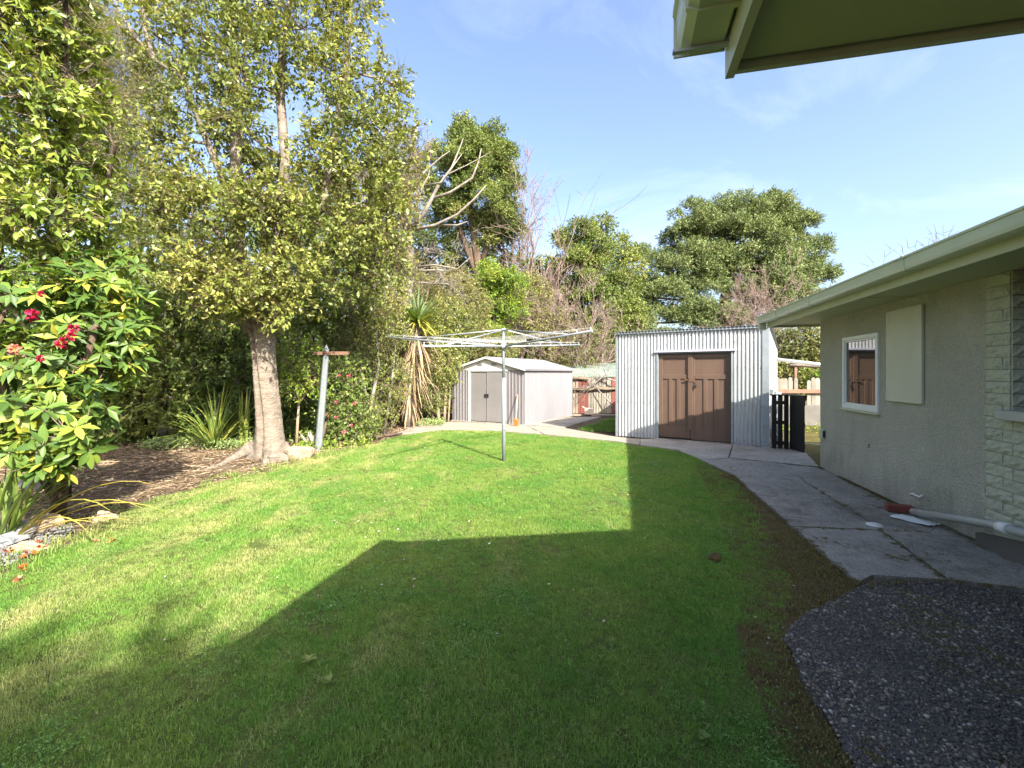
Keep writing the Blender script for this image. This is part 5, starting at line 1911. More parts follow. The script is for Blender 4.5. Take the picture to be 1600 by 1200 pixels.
shrub('dark dense tree standing directly behind the big trunk', P(450, 655, 15).xy.to_3d(), [(410, 400, 15, 60, 60), (470, 380, 15, 60, 60), (530, 420, 15, 60, 50), (500, 470, 14.6, 60, 46), (420, 480, 14.6, 60, 50), (380, 520, 14, 50, 50), (560, 500, 14.6, 44, 44)], L_dark, 113,
      leaf=(.10, .048), dens=9, name='tree', cat='tree', bark=B_dark)
shrub('loose pale green tree behind the dead limbed tree', P(590, 652, 15).xy.to_3d(), [(575, 380, 14.6, 50, 50), (610, 440, 14.4, 44, 44), (560, 300, 15, 46, 50), (610, 300, 15, 36, 50), (590, 520, 14, 46, 50), (640, 560, 13.9, 26, 40)], L_khaki, 114,
      leaf=(.09, .03), dens=10, name='tree', cat='tree', bark=B_pale, bare_twigs=1500)
shrub('dark evergreen tree beyond the glossy tree at the bed', P(60, 655, 12).xy.to_3d(), [(60, 330, 12, 80, 70), (-40, 250, 12, 90, 90), (40, 450, 11.6, 90, 70), (140, 440, 12, 60, 60), (-80, 450, 11.6, 90, 90), (-40, 120, 12, 90, 90)], L_dark, 115, leaf=(.10, .05), dens=8, name='tree', cat='tree')
shrub('shady understorey shrub by the back of the bed near the flax', P(400, 664, 12.4).xy.to_3d(), [(380, 560, 12.3, 40, 60), (390, 630, 12.3, 44, 50), (350, 650, 12, 40, 40), (420, 600, 12.5, 40, 60)], L_dark, 116, leaf=(.09, .045), dens=11)

shrub('broad dark evergreen closing the view behind the bed shrubs', P(260, 640, 16.5).xy.to_3d(), [(200, 520, 16, 70, 60), (290, 500, 16, 70, 70), (360, 470, 16, 60, 70), (250, 590, 15.6, 70, 50), (340, 590, 15.6, 70, 50), (140, 560, 15.6, 70, 60), (150, 460, 16, 60, 60)], L_dark, 117, leaf=(.12, .06), dens=5.5, name='tree', cat='tree')
shrub('broad mid green tree closing the view between the post and the cabbage tree', P(560, 640, 17).xy.to_3d(), [(480, 560, 16.5, 60, 60), (550, 560, 16.5, 60, 60), (610, 560, 16.5, 50, 60), (520, 620, 16, 70, 34), (600, 630, 16, 60, 30), (650, 610, 16.4, 40, 44), (500, 320, 17, 60, 60), (560, 400, 17, 70, 60), (430, 620, 16, 60, 40)], L_mid, 118, leaf=(.12, .06), dens=5.5, name='tree', cat='tree')

# ------------------------------------------------------------------ dead limbed tree right of the big tree
snag_b = P(640, 655, 14.0)
rgs = np.random.default_rng(5)
snag = tree('tree', 'pale lichened tree with long bare limbs reaching over the cabbage tree', 'tree', (snag_b.x, snag_b.y, 0),
            [(st((640, 660, 14), (634, 540, 13.9), (632, 470, 13.8), (640, 420, 13.8), (632, 330, 13.8), (640, 260, 13.9), (652, 190, 14)), [.24, .21, .20, .19, .15, .09, .04]),
             (st((640, 362, 13.8), (665, 330, 13.6), (684, 292, 13.5), (706, 262, 13.4), (718, 232, 13.4), (724, 216, 13.4)), [.075, .06, .048, .035, .02, .01]),
             (st((672, 312, 13.6), (705, 300, 13.4), (738, 278, 13.3), (748, 252, 13.3), (752, 232, 13.3)), [.045, .04, .032, .022, .01]),
             (st((640, 360, 13.8), (680, 352, 13.5), (715, 335, 13.3), (742, 310, 13.2), (759, 290, 13.2)), [.055, .045, .038, .028, .012]),
             (st((690, 352, 13.5), (715, 352, 13.3), (730, 346, 13.2)), [.035, .028, .012]),
             (st((640, 418, 13.8), (680, 414, 13.5), (715, 420, 13.3), (735, 402, 13.2)), [.035, .028, .018, .008]),
             (st((645, 300, 13.8), (662, 270, 13.7), (690, 245, 13.6), (703, 236, 13.6)), [.045, .036, .022, .01]),
             (st((665, 290, 13.6), (690, 285, 13.4), (722, 240, 13.3)), [.03, .025, .01]),
             (st((676, 300, 13.6), (700, 272, 13.4), (730, 258, 13.3), (766, 238, 13.2)), [.03, .025, .015, .006])],
            [blob(*q) for q in ((608, 300, 13.6, 34, 50), (625, 240, 13.8, 26, 44), (600, 380, 13.6, 40, 40), (628, 420, 13.6, 26, 40), (610, 470, 13.5, 30, 40), (640, 320, 13.7, 18, 40))],
            B_pale, L_khaki, leaf=(.075, .034), per=7, dens=14, seed=21, twig=.3, droop=.2, bare_twigs=1900, tone=.12, twig_bark=B_pink, subtw=14)
bare_tree('bare_tree', 'bare grey tree with thin upright twigs beside the dead limbed tree', 'tree', (snag_b.x + .1, 14.6, 0),
          [(np.array(P(640, 640, 14.6)), (0.0, 0, 1), 3.2, .07), (np.array(P(632, 380, 14.3)), (.05, -.05, 1), 1.9, .05), (np.array(P(645, 330, 14.3)), (.35, -.1, 1), 1.6, .04), (np.array(P(625, 300, 14.3)), (.1, 0, 1), 1.6, .04)], B_pink, 22, levels=4, spread=.42, kids=3, up=.5, rmin=.0045)
bare_tree('bare_shrub', 'tangle of pale bare twigs above the olive bush by the cabbage tree', 'shrub', P(650, 655, 15.2).xy.to_3d(), [(np.array(P(640, 425, 15)), (1, -.1, .25), 1.3, .035), (np.array(P(645, 440, 15)), (1, 0, -.05), 1.2, .03), (np.array(P(650, 655, 15.2)), (-.03, 0, 1), 4.3, .05)], B_pale, 23, levels=4, spread=.7, up=.1, rmin=.005)

# ------------------------------------------------------------------ cabbage tree
cb_ = G(636, 668)
cab = thing('cabbage_tree', 'cabbage tree with green sword leaves over a skirt of dead straw leaves', 'tree', cb_)
hd = P(652, 505, cb_.y)
tp = [cb_ + Vector((0, 0, -.05)), cb_ + Vector((.02, 0, .8)), cb_.lerp(hd, .5) + Vector((-.02, 0, 0)), hd]
MB().tube(tp, [.145, .125, .115, .10], 12).build('trunk', B_tan, cab, world=True)
rg = random.Random(77)
for i in range(150):
    az = rg.uniform(0, 6.283)
    el = rg.choice((rg.uniform(-.5, .5), rg.uniform(-.1, 1.0), rg.uniform(.2, 1.5)))
    L = rg.uniform(.72, 1.05)
    pts, wd, side = strap(hd + Vector((0, 0, rg.uniform(-.1, .12))), az, el, L, .062, rg.uniform(.15, .55) if el > .3 else rg.uniform(.5, 1.1), 5)
    blade(pts, wd, side, 'leaf', L_cabtop if el > .75 else L_cab, cab, rnd=rg.uniform(.1, .8) if el > 0 else rg.uniform(.6, 1))
for i in range(300):
    az = rg.uniform(0, 6.283)
    t = rg.uniform(.45, 1.0) if rg.random() < .8 else rg.uniform(.2, .5)
    o_ = tp[0].lerp(hd, t)
    L = rg.uniform(.75, 1.25)
    el = rg.uniform(-1.3, -.6) if rg.random() < .72 else rg.uniform(-.6, .05)
    pts, wd, side = strap(o_ + Vector((math.cos(az) * .12, math.sin(az) * .12, 0)), az, el, L, .033, rg.uniform(.5, 1.4), 5)
    blade(pts, wd, side, 'dead_leaf', L_straw, cab, fold=.1, rnd=rg.random())

# ------------------------------------------------------------------ hedge and bushes left of and behind the shed
shrub('clipped olive hedge on pale stems between the cabbage tree and the shed', P(692, 664, 14.2).xy.to_3d(), [(690, 560, 14.4, 34, 50), (712, 520, 15, 34, 44), (680, 610, 14.3, 26, 36), (700, 500, 15, 36, 40), (668, 560, 14.4, 24, 44)], L_mid, 121, leaf=(.065, .035), dens=17, name='hedge', cat='hedge', bark=B_light,
      stems=[(st((686, 668, 14.1), (684, 630, 14.1), (690, 560, 14.4)), [.06, .055, .02]), (st((694, 667, 14.2), (696, 620, 14.2), (705, 520, 14.8)), [.05, .045, .02]), (st((678, 668, 14.2), (672, 600, 14.3)), [.035, .02]), (st((700, 666, 14.3), (704, 600, 14.5)), [.035, .02])])
shrub('olive fine leaved bush above the cabbage tree head', P(700, 640, 18).xy.to_3d(), [(700, 450, 17.6, 44, 38), (735, 480, 17.4, 36, 36), (690, 500, 17.4, 44, 36), (725, 530, 17, 44, 34), (770, 540, 17, 44, 30), (660, 470, 17.6, 36, 44)], L_khaki, 122, leaf=(.08, .03), dens=12, per=10)
shrub('bright lime green bush in front of the tall domed conifer', P(765, 640, 19).xy.to_3d(), [(770, 445, 18.6, 34, 30), (745, 460, 18.6, 26, 28), (800, 455, 18.6, 30, 30), (785, 480, 18.4, 40, 26), (755, 500, 18.4, 26, 30), (780, 420, 19, 34, 26), (775, 540, 18, 34, 30)], L_bright, 123, leaf=(.10, .032), dens=22, per=9, pom=(.55, .42), droop=-.1)
shrub('pale yellowish bush behind the shed roof', P(810, 636, 20).xy.to_3d(), [(830, 460, 20, 34, 34), (815, 510, 19.6, 40, 34), (860, 520, 19.6, 40, 40), (860, 570, 19.4, 40, 30), (905, 560, 19.4, 30, 30)], L_khaki, 124, leaf=(.10, .04), dens=9, bare_twigs=1200, twig_bark=B_pink)
# tall domed conifer
shrub('tall domed dense conifer on bare trunks behind the clothes hoist', P(742, 632, 23).xy.to_3d(),
      [(738, 222, 23, 40, 30), (722, 225, 23, 30, 26), (758, 225, 23, 26, 26), (745, 240, 22.6, 44, 34), (708, 250, 23, 36, 34), (768, 250, 23, 36, 34), (738, 262, 22.4, 50, 34), (695, 295, 23, 36, 34), (788, 300, 23, 24, 40), (745, 310, 22.4, 54, 30), (775, 345, 23, 36, 26), (705, 335, 23, 36, 26), (690, 365, 23.4, 26, 18), (735, 350, 23.4, 26, 20), (785, 375, 23, 28, 22), (795, 275, 23, 22, 30), (670, 275, 23.2, 20, 36), (680, 330, 23.4, 24, 30), (752, 375, 23.6, 30, 22), (800, 345, 23.2, 16, 26), (715, 392, 23.6, 24, 16)], L_yew, 131,
      leaf=(.12, .032), dens=24, per=9, twig=.25, droop=-.15, pom=(.60, .48), name='tree', cat='tree', bark=B_brown, tone=.13, rough_shell=(.3, 1.05),
      stems=[(st((742, 640, 23), (745, 500, 23), (748, 420, 23), (735, 330, 23), (735, 240, 23)), [.28, .25, .22, .15, .05]), (st((748, 425, 23), (768, 360, 23), (780, 290, 23)), [.16, .13, .05]), (st((747, 440, 23), (722, 370, 23), (700, 300, 23)), [.15, .12, .05]), (st((746, 450, 23), (735, 390, 23), (715, 350, 23)), [.12, .09, .05])])
bare_tree('bare_tree', 'bare purplish tree rising right of the domed conifer', 'tree', P(800, 632, 24).xy.to_3d(), [(np.array(P(795, 640, 24)), (.03, 0, 1), 6.4, .16), (np.array(P(800, 450, 24)), (.2, 0, 1), 3.2, .09), (np.array(P(795, 430, 24)), (-.2, 0, 1), 3.0, .08), (np.array(P(800, 440, 24)), (.45, 0, 1), 2.6, .07)], B_pink, 24, levels=4, spread=.42, kids=4, up=.45, rmin=.009)
bare_tree('bare_tree', 'wide bare pinkish tree with fanned twigs behind the garden shed', 'tree', P(905, 640, 19.5).xy.to_3d(), [(np.array(P(900, 640, 19.5)), (-.25, 0, 1), 2.7, .11), (np.array(P(903, 640, 19.5)), (.15, 0, 1), 2.7, .11), (np.array(P(905, 630, 19.5)), (.6, -.1, 1), 2.5, .09), (np.array(P(880, 620, 19.5)), (-.5, -.1, 1), 2.5, .09), (np.array(P(910, 630, 19.3)), (.9, -.1, .8), 2.4, .06)], B_pink, 25, levels=4, spread=.45, kids=4, up=.35, rmin=.007)
bare_tree('bare_tree', 'bare twiggy tree in front of the rounded evergreen', 'tree', P(860, 634, 21).xy.to_3d(), [(np.array(P(855, 640, 21)), (.0, 0, 1), 3.6, .10), (np.array(P(860, 560, 21)), (-.3, 0, 1), 2.5, .07), (np.array(P(862, 540, 21)), (.35, 0, 1), 2.6, .07)], B_pink, 26, levels=4, spread=.42, kids=4, up=.4, rmin=.008)
bare_tree('bare_shrub', 'bare grey branches reaching over the red and pale fence', 'shrub', P(950, 645, 17.8).xy.to_3d(), [(np.array(P(975, 600, 16.9)), (-1, 0, .15), 1.0, .035), (np.array(P(955, 580, 16.9)), (-1, 0, -.5), 1.1, .03), (np.array(P(960, 640, 16.8)), (-.6, 0, .9), 1.4, .025)], B_pale, 27, levels=3, spread=.5, up=.2, rmin=.005)
# rounded evergreen and its neighbours
shrub('rounded dark evergreen tree behind the bare pink trees', P(905, 630, 25).xy.to_3d(), [(900, 368, 25, 38, 30), (925, 395, 24.6, 40, 34), (890, 400, 24.8, 36, 34), (912, 430, 24.4, 36, 34), (945, 430, 24.8, 34, 34), (935, 370, 25.4, 28, 22), (905, 465, 24.4, 36, 30), (950, 480, 24.4, 36, 36)], L_yew, 132,
      leaf=(.12, .034), dens=22, per=9, pom=(.5, .5), droop=-.1, name='tree', cat='tree', bark=B_brown)
shrub('loose pale leaved tree right of the rounded evergreen', P(975, 630, 25.5).xy.to_3d(), [(965, 390, 26, 30, 26), (985, 420, 26, 26, 26), (940, 350, 26.4, 22, 14), (965, 450, 25, 36, 36), (940, 510, 24, 40, 36), (980, 500, 24.6, 30, 36), (920, 540, 23.4, 36, 30), (955, 550, 23, 26, 30)], L_mid, 133, leaf=(.14, .06), dens=8, name='tree', cat='tree', bark=B_grey, bare_twigs=400)
# the great sage green tree behind the garage
tot = [(1180, 335, 28, 60, 30), (1120, 355, 27.4, 60, 36), (1230, 365, 28, 40, 34), (1170, 370, 27.2, 60, 36), (1255, 410, 27.4, 36, 34), (1100, 405, 27, 56, 36), (1040, 455, 26.6, 46, 32), (1180, 430, 26.6, 56, 36), (1150, 330, 28, 60, 30), (1090, 345, 28, 46, 32), (1210, 350, 28, 48, 34), (1245, 390, 28, 30, 40), (1060, 385, 27.6, 40, 36), (1130, 385, 27, 66, 40), (1195, 400, 27, 60, 40), (1080, 430, 27, 56, 36), (1150, 440, 26.4, 66, 36), (1220, 440, 26.6, 52, 36), (1270, 420, 27.4, 26, 28),
       (1030, 430, 27, 36, 32), (1005, 460, 27, 32, 32), (1050, 480, 26.2, 56, 30), (1120, 485, 25.8, 50, 30), (985, 495, 26, 28, 30), (1020, 515, 25.6, 44, 26), (1180, 480, 26, 50, 30), (1240, 465, 26.4, 40, 26), (1085, 515, 25.6, 40, 22), (1015, 400, 28, 16, 16), (1290, 440, 27.6, 12, 20)]
shrub('great spreading sage green tree behind the garage roof', P(1130, 626, 27.5).xy.to_3d(), tot, L_totara, 134, leaf=(.135, .034), dens=15, per=10, twig=.24, droop=-.1, pom=(.50, .54), name='tree', cat='tree', bark=B_brown, tone=.10, rough_shell=(.3, 1.05), branch=.07,
      stems=[(st((1130, 640, 27.5), (1130, 540, 27.5), (1135, 450, 27.5), (1150, 350, 28)), [.5, .42, .3, .1]), (st((1130, 540, 27.5), (1080, 470, 27), (1050, 400, 27.5)), [.3, .2, .08]), (st((1130, 530, 27.5), (1190, 460, 27), (1220, 380, 27.5)), [.3, .2, .08])])
bare_tree('bare_shrub', 'bare pinkish twiggy shrub behind the garage and house gutter', 'shrub', P(1195, 635, 20).xy.to_3d(), [(np.array(P(1190, 560, 20)), (-.1, 0, 1), 1.9, .05), (np.array(P(1195, 560, 20)), (.3, 0, 1), 2.0, .05), (np.array(P(1185, 560, 20)), (-.5, 0, 1), 1.6, .05), (np.array(P(1210, 560, 20)), (.7, 0, .9), 1.8, .05), (np.array(P(1170, 560, 20)), (-.7, 0, .7), 1.5, .05), (np.array(P(1192, 640, 20)), (0, 0, 1), 2.4, .09)], B_pink, 28, levels=4, spread=.55, kids=4, up=.2, rmin=.007)
shrub('dense olive shrubbery tree behind the weathered paling fence', P(1250, 640, 17.5).xy.to_3d(), [(1235, 545, 17, 30, 36), (1270, 540, 17, 34, 40), (1310, 550, 17, 40, 50), (1240, 590, 16.6, 30, 30), (1280, 590, 16.6, 34, 30), (1360, 560, 17, 50, 50), (1218, 575, 17.6, 20, 40)], L_khaki, 135, leaf=(.10, .05), dens=11, tone=.2)
shrub('small yellow green shrub leaning over the weathered fence', P(1275, 640, 15).xy.to_3d(), [(1272, 588, 14.8, 12, 14), (1290, 592, 14.8, 16, 16)], L_bright, 136, leaf=(.08, .04), dens=20)

shrub('wide mid green tree closing the view behind the clothes hoist', P(720, 625, 27).xy.to_3d(), [(690, 470, 27, 60, 50), (760, 470, 27, 60, 50), (830, 480, 27, 60, 50), (720, 540, 26, 70, 40), (800, 550, 26, 70, 40), (680, 420, 27.4, 50, 40), (640, 520, 26, 50, 60), (740, 425, 27.4, 50, 40), (800, 430, 27.4, 50, 40), (650, 400, 27.4, 40, 40), (845, 455, 27.4, 40, 40)], L_mid, 137, leaf=(.17, .085), dens=4.2, name='tree', cat='tree')
shrub('wide dark tree closing the view between the shed and the garage', P(930, 625, 29).xy.to_3d(), [(870, 500, 29, 60, 40), (930, 530, 29, 60, 40), (985, 540, 28.6, 50, 40), (880, 560, 28, 60, 30), (950, 575, 28, 60, 24), (860, 440, 29, 40, 40)], L_mid, 138, leaf=(.17, .085), dens=4.2, name='tree', cat='tree')

# distant wood that closes the view beyond the gardens
rg_ = np.random.default_rng(9)
n = 26000
x = rg_.uniform(-60, 62, n)
hh = 3.4 + 1.6 * np.sin(x * .31) + 1.0 * np.sin(x * .83 + 1) + .5 * np.sin(x * 2.1)
y = 44 + rg_.uniform(-2.5, 2.5, n) + 4 * np.sin(x * .1)
pos = np.stack([x, y, rg_.random(n) ** .7 * np.maximum(hh, 1.5)], axis=1)
V, F = leaf_quads(pos, rand_dirs(rg_, n), unit(rg_.normal(size=(n, 3)) + np.array([0, -.6, .5])), rg_.uniform(.5, .9, n), rg_.uniform(.3, .5, n))
tag(np_mesh('distant_woods', V, F, L_dark, None, {'rnd': np.repeat(np.clip(rg_.normal(.5, .25, n), 0, 1), 4)}), 'dark wood closing the view far beyond the gardens', 'woods', kind='stuff')

# a tree behind the camera that shades the near left of the lawn
tree('tree', 'tall round tree beyond the far end of the house roof', 'tree', (4.6, -11.0, 0), [([(4.6, -11, -.05), (4.5, -11, 3), (4.6, -11, 6), (4.5, -11, 8.5)], [.22, .2, .15, .06])],
     [(np.array(c_), np.array(r_)) for c_, r_ in (((4.2, -10.8, 9.2), (1.9, 1.6, 2.0)), ((6.2, -10.8, 9.15), (2.0, 1.6, 2.2)), ((5.2, -10.6, 9.6), (1.9, 1.5, 1.8)), ((3.4, -11.0, 7.9), (1.6, 1.6, 2.0)), ((6.2, -11.0, 7.2), (1.9, 1.6, 2.0)), ((4.8, -11, 7.2), (2.0, 1.6, 1.8)))],
     B_brown, L_mid, leaf=(.16, .08), per=8, dens=6, seed=141)

# ------------------------------------------------------------------ flax and bed plants
flax('flax', 'green flax clump with arching leaves between the shrubs and the big trunk', P(335, 700, 9.2).xy.to_3d(), 70, 1.35, .040, 201, L_flax, lean=(.55, 1.45), droop=(.5, 2.0))
flax('flax', 'stiff upright flax tuft close beside the big trunk', P(383, 690, 9.6).xy.to_3d(), 16, 1.15, .045, 202, L_flax, lean=(1.3, 1.53), droop=(.05, .3))
fb = Vector((-4.62, 4.15, 0))
nf = flax('flax', 'variegated flax with arching yellow edged leaves above the border stones', fb, 34, .95, .036, 203, L_flax, lean=(.8, 1.5), droop=(.3, 1.3))
for k, (az, el, L, dr_) in enumerate(((-.15, .72, 1.15, 1.5), (.05, .6, 1.25, 1.3), (.2, .5, 1.3, 1.2), (-.3, .55, 1.05, 1.25), (.12, .35, 1.0, .7), (.3, .75, 1.25, 1.4), (-.05, .42, .8, .7))):
    pts, wd, side = strap(fb + Vector((.1, -.02, .02)), az, el, L, .034, dr_, 8)
    blade(pts, wd, side, 'leaf', L_yellowflax, nf, rnd=.2 + .12 * k)


def ground_cover(label, x0, x1, y0, y1, n, h, m, seed, name='ground_cover', L=.05, W=.03, inside=None):
    rg = np.random.default_rng(seed)
    x, y = rg.uniform(x0, x1, n), rg.uniform(y0, y1, n)
    k = np.sin(x * 5 + seed) * np.sin(y * 4.3) + rg.normal(size=n) * .6 > -.1
    x, y = x[k], y[k]
    if inside is not None:
        k = inside(x, y)
        x, y = x[k], y[k]
    n = len(x)
    pos = np.stack([x, y, rg.random(n) * h + .01], axis=1)
    V, F = leaf_quads(pos, rand_dirs(rg, n) + np.array([0, 0, .35]), unit(rg.normal(size=(n, 3)) * .6 + np.array([0, -.3, 1])), L * rg.uniform(.6, 1.4, n), W * rg.uniform(.7, 1.3, n))
    return tag(np_mesh(name, V, F, m, None, {'rnd': np.repeat(rg.random(n), 4)}), label, 'plants', kind='stuff')


ground_cover('low ferny weeds along the back of the bare bed', -7.6, -5.3, 9.0, 9.9, 3500, .16, L_pale, 301, L=.07, W=.025)
ground_cover('pale low plants at the foot of the hedge near the shed', -2.75, -2.0, 12.9, 13.9, 1500, .16, L_pale, 302)
ground_cover('dark low leaves under the shrubs at the back of the bed', -8.5, -3.4, 9.6, 12.5, 7000, .3, L_dark, 303, L=.08, W=.045)
ground_cover('green weeds at the foot of the leaning post and the camellia', -4.4, -3.0, 8.9, 10.0, 1600, .13, L_bright, 304, L=.06)
ground_cover('green weeds by the rough path behind the gate', 5.6, 9.5, 11.6, 13.2, 1800, .10, L_bright, 305)


# ------------------------------------------------------------------ scattered growth: grass, moss, pebbles (instanced)
def inside_poly(x, y, poly):
    p = np.array(poly)
    c = np.zeros(len(x), bool)
    j = len(p) - 1
    for i in range(len(p)):
        xi, yi, xj, yj = p[i, 0], p[i, 1], p[j, 0], p[j, 1]
        with np.errstate(divide='ignore', invalid='ignore'):
            k = ((yi > y) != (yj > y)) & (x < (xj - xi) * (y - yi) / (yj - yi + 1e-12) + xi)
        c ^= k
        j = i
    return c


def edge_dist(x, y, poly):
    p = np.array(poly)
    best = np.full(len(x), 1e9)
    for i in range(len(p)):
        a, b = p[i], p[(i + 1) % len(p)]
        d = b - a
        t = np.clip(((x - a[0]) * d[0] + (y - a[1]) * d[1]) / (d @ d), 0, 1)
        best = np.minimum(best, np.hypot(x - a[0] - d[0] * t, y - a[1] - d[1] * t))
    return best


def wav(x, y, s):
    return (np.sin(x * 2.1 + s) * np.sin(y * 1.7 - s) + np.sin(x * 5.3 - y * 3.1 + s * 2) * .5 + np.sin(x * 9.7 + y * 8.1 + s * 3) * .35)


def grass_mat():
    m, nt, b = new_mat('mown_grass')
    g = nt.nodes.new('ShaderNodeNewGeometry')
    v = g.outputs['Position']
    a1 = nt.nodes.new('ShaderNodeAttribute')
    a1.attribute_name = 'rnd'
    oi = nt.nodes.new('ShaderNodeObjectInfo')
    green = ramp(nt, a1.outputs['Fac'], [(0, (0.132, 0.24, 0.038)), (.45, (0.19, 0.30, 0.052)), (.8, (0.248, 0.35, 0.074)), (1, (0.335, 0.385, 0.13))])
    lush = ramp(nt, a1.outputs['Fac'], [(0, (0.082, 0.21, 0.030)), (.5, (0.122, 0.275, 0.042)), (1, (0.18, 0.325, 0.062))])
    dry = ramp(nt, a1.outputs['Fac'], [(0, (0.29, 0.29, 0.085)), (.5, (0.42, 0.39, 0.16)), (1, (0.54, 0.47, 0.26))])
    f0 = noise_tex(nt, v, 1.25, 6, 0.65)
    col = mixc(nt, ramp(nt, f0, [(.42, (0, 0, 0)), (.62, (1, 1, 1))]), green, lush)
    # dry streaks, stronger towards the sunny left and far side of the lawn
    f1 = noise_tex(nt, mapped(nt, v, (1.5, .62, 1), rot=(0, 0, .9)), 1.25, 6, 0.68)
    sx = nt.nodes.new('ShaderNodeSeparateXYZ')
    nt.links.new(v, sx.inputs[0])
    mr = nt.nodes.new('ShaderNodeMapRange')
    mr.inputs['From Min'].default_value = 0.6
    mr.inputs['From Max'].default_value = -3.6
    mr.inputs['To Min'].default_value = -.10
    mr.inputs['To Max'].default_value = .075
    nt.links.new(sx.outputs['X'], mr.inputs['Value'])
    ad = nt.nodes.new('ShaderNodeMath')
    nt.links.new(f1, ad.inputs[0])
    nt.links.new(mr.outputs[0], ad.inputs[1])
    col = mixc(nt, ramp(nt, ad.outputs[0], [(.49, (0, 0, 0)), (.70, (.8,) * 3)]), col, dry)
    vr = ramp(nt, oi.outputs['Random'], [(0, (.8,) * 3), (1, (1.2,) * 3)])
    col = mixc(nt, 1.0, col, vr, 'MULTIPLY')
    nt.links.new(col, b.inputs['Base Color'])
    b.inputs['Roughness'].default_value = 0.5
    b.inputs['Specular IOR Level'].default_value = 0.3
    t = nt.nodes.new('ShaderNodeBsdfTranslucent')
    nt.links.new(mixc(nt, 1.0, col, (1.15, 1.2, .6), 'MULTIPLY'), t.inputs['Color'])
    mx = nt.nodes.new('ShaderNodeMixShader')
    mx.inputs[0].default_value = .32
    nt.links.new(b.outputs[0], mx.inputs[1])
    nt.links.new(t.outputs[0], mx.inputs[2])
    nt.links.new(mx.outputs[0], nt.nodes['Material Output'].inputs['Surface'])
    return m


M_grass = grass_mat()


def tuft(seed, n, rad, h, w, m, lean=.6):
    rg = np.random.default_rng(seed)
    Vs, Fs, Rs = [], [], []
    for i in range(n):
        a = rg.uniform(0, 6.283)
        r_ = rad * math.sqrt(rg.random())
        p = np.array([r_ * math.cos(a), r_ * math.sin(a), -.004])
        b = rg.uniform(0, 6.283)
        l_ = abs(rg.normal()) * lean
        H = h * rg.uniform(.55, 1.2)
        d = np.array([math.cos(b) * l_, math.sin(b) * l_, 1.0])
        d /= np.linalg.norm(d)
        s = np.array([-math.sin(b), math.cos(b), 0]) * w / 2 * rg.uniform(.7, 1.2)
        m1 = p + d * H * .55
        tip = p + d * H + np.array([math.cos(b), math.sin(b), -.5]) * H * .22 * l_
        k = len(Vs)
        Vs += [p - s, p + s, m1 + s * .8, m1 - s * .8, tip]
        Fs += [(k, k + 1, k + 2), (k, k + 2, k + 3), (k + 3, k + 2, k + 4)]
        Rs += [rg.random()] * 5
    o = np_mesh('grass_tuft', np.array(Vs), np.array(Fs), m, None, {'rnd': np.array(Rs)})
    return o


tufts = proto_collection('grass_tufts', [tuft(500 + k, 44, .050, .027, .0034, M_grass, .95) for k in range(6)])
rg_ = np.random.default_rng(88)
X, Y, Z_, SC = [], [], [], []
for (y0, y1, dens, sc) in ((.9, 2.6, 1300, .82), (2.6, 4.2, 1150, .86), (4.2, 7, 760, 1.0), (7, 12.8, 480, 1.2)):
    xl, xr = -1.25 * y1 - .3, 1.0 * y1
    n = int((xr - xl) * (y1 - y0) * dens)
    x, y = rg_.uniform(xl, xr, n), rg_.uniform(y0, y1, n)
    ok = inside_poly(x, y, LAWN)
    x, y = x[ok], y[ok]
    ed = edge_dist(x, y, LAWN) + wav(x, y, 1.0) * .09 + wav(x * 3.1, y * 2.7, 5.0) * .07
    # thinner towards the moss on the right and the bed on the left, a few worn spots inside
    thin = np.clip((ed + .05) / .20, 0, 1)
    worn = np.clip(1.25 - np.maximum(0, wav(x * 1.3, y * 1.3, 4.2) - 1.05) * 2.6, .12, 1)
    ok = rg_.random(len(x)) < thin * worn
    x, y = x[ok], y[ok]
    X.append(x); Y.append(y); SC.append(np.full(len(x), sc))
x, y, sc = np.concatenate(X), np.concatenate(Y), np.concatenate(SC)
n = len(x)
sc = sc * rg_.uniform(.7, 1.2, n) * (1 + .18 * wav(x * 1.1, y * 1.1, 2.2))
scatter('grass', np.stack([x, y, np.full(n, .008)], 1), np.stack([rg_.normal(size=n) * .1, rg_.normal(size=n) * .1, rg_.uniform(0, 6.28, n)], 1), np.clip(sc, .35, 2.4), tufts, 'short mown grass of the lawn', 'grass')

# ragged taller grass along the left border of the lawn and beside the drive
EL = gp(*LAWN_L)
pts = []
for i in range(len(EL) - 1):
    a, b = np.array(EL[i]), np.array(EL[i + 1])
    k = int(np.linalg.norm(b - a) * 70)
    t = rg_.random(k)[:, None]
    pts.append(a + (b - a) * t + rg_.normal(size=(k, 2)) * .16)
pts = np.concatenate(pts)
pts = pts[wav(pts[:, 0], pts[:, 1], 7.7) > -.35]
tall = proto_collection('edge_tufts', [tuft(520 + k, 16, .05, .085, .0055, M_grass, .9) for k in range(4)])
n = len(pts)
scatter('edge_grass', np.concatenate([pts, np.full((n, 1), .006)], 1), np.stack([np.zeros(n), np.zeros(n), rg_.uniform(0, 6.28, n)], 1), rg_.uniform(.5, 1.3, n), tall, 'ragged longer grass along the edge of the bed', 'grass')

# clover and flat weeds in the turf, tiny daisies, bits of dry leaf
def rosette(seed, n, rad, m):
    rg = np.random.default_rng(seed)
    a = rg.uniform(0, 6.283, n)
    r_ = rad * np.sqrt(rg.random(n))
    pos = np.stack([r_ * np.cos(a), r_ * np.sin(a), rg.uniform(.012, .03, n)], 1)
    V, F = leaf_quads(pos, np.stack([np.cos(a), np.sin(a), rg.normal(size=n) * .3], 1), unit(np.array([0, 0, 1.]) + rg.normal(size=(n, 3)) * .35), rg.uniform(.008, .015, n), rg.uniform(.007, .012, n), .12)
    return np_mesh('clover', V, F, m, None, {'rnd': np.repeat(rg.random(n), 4)})


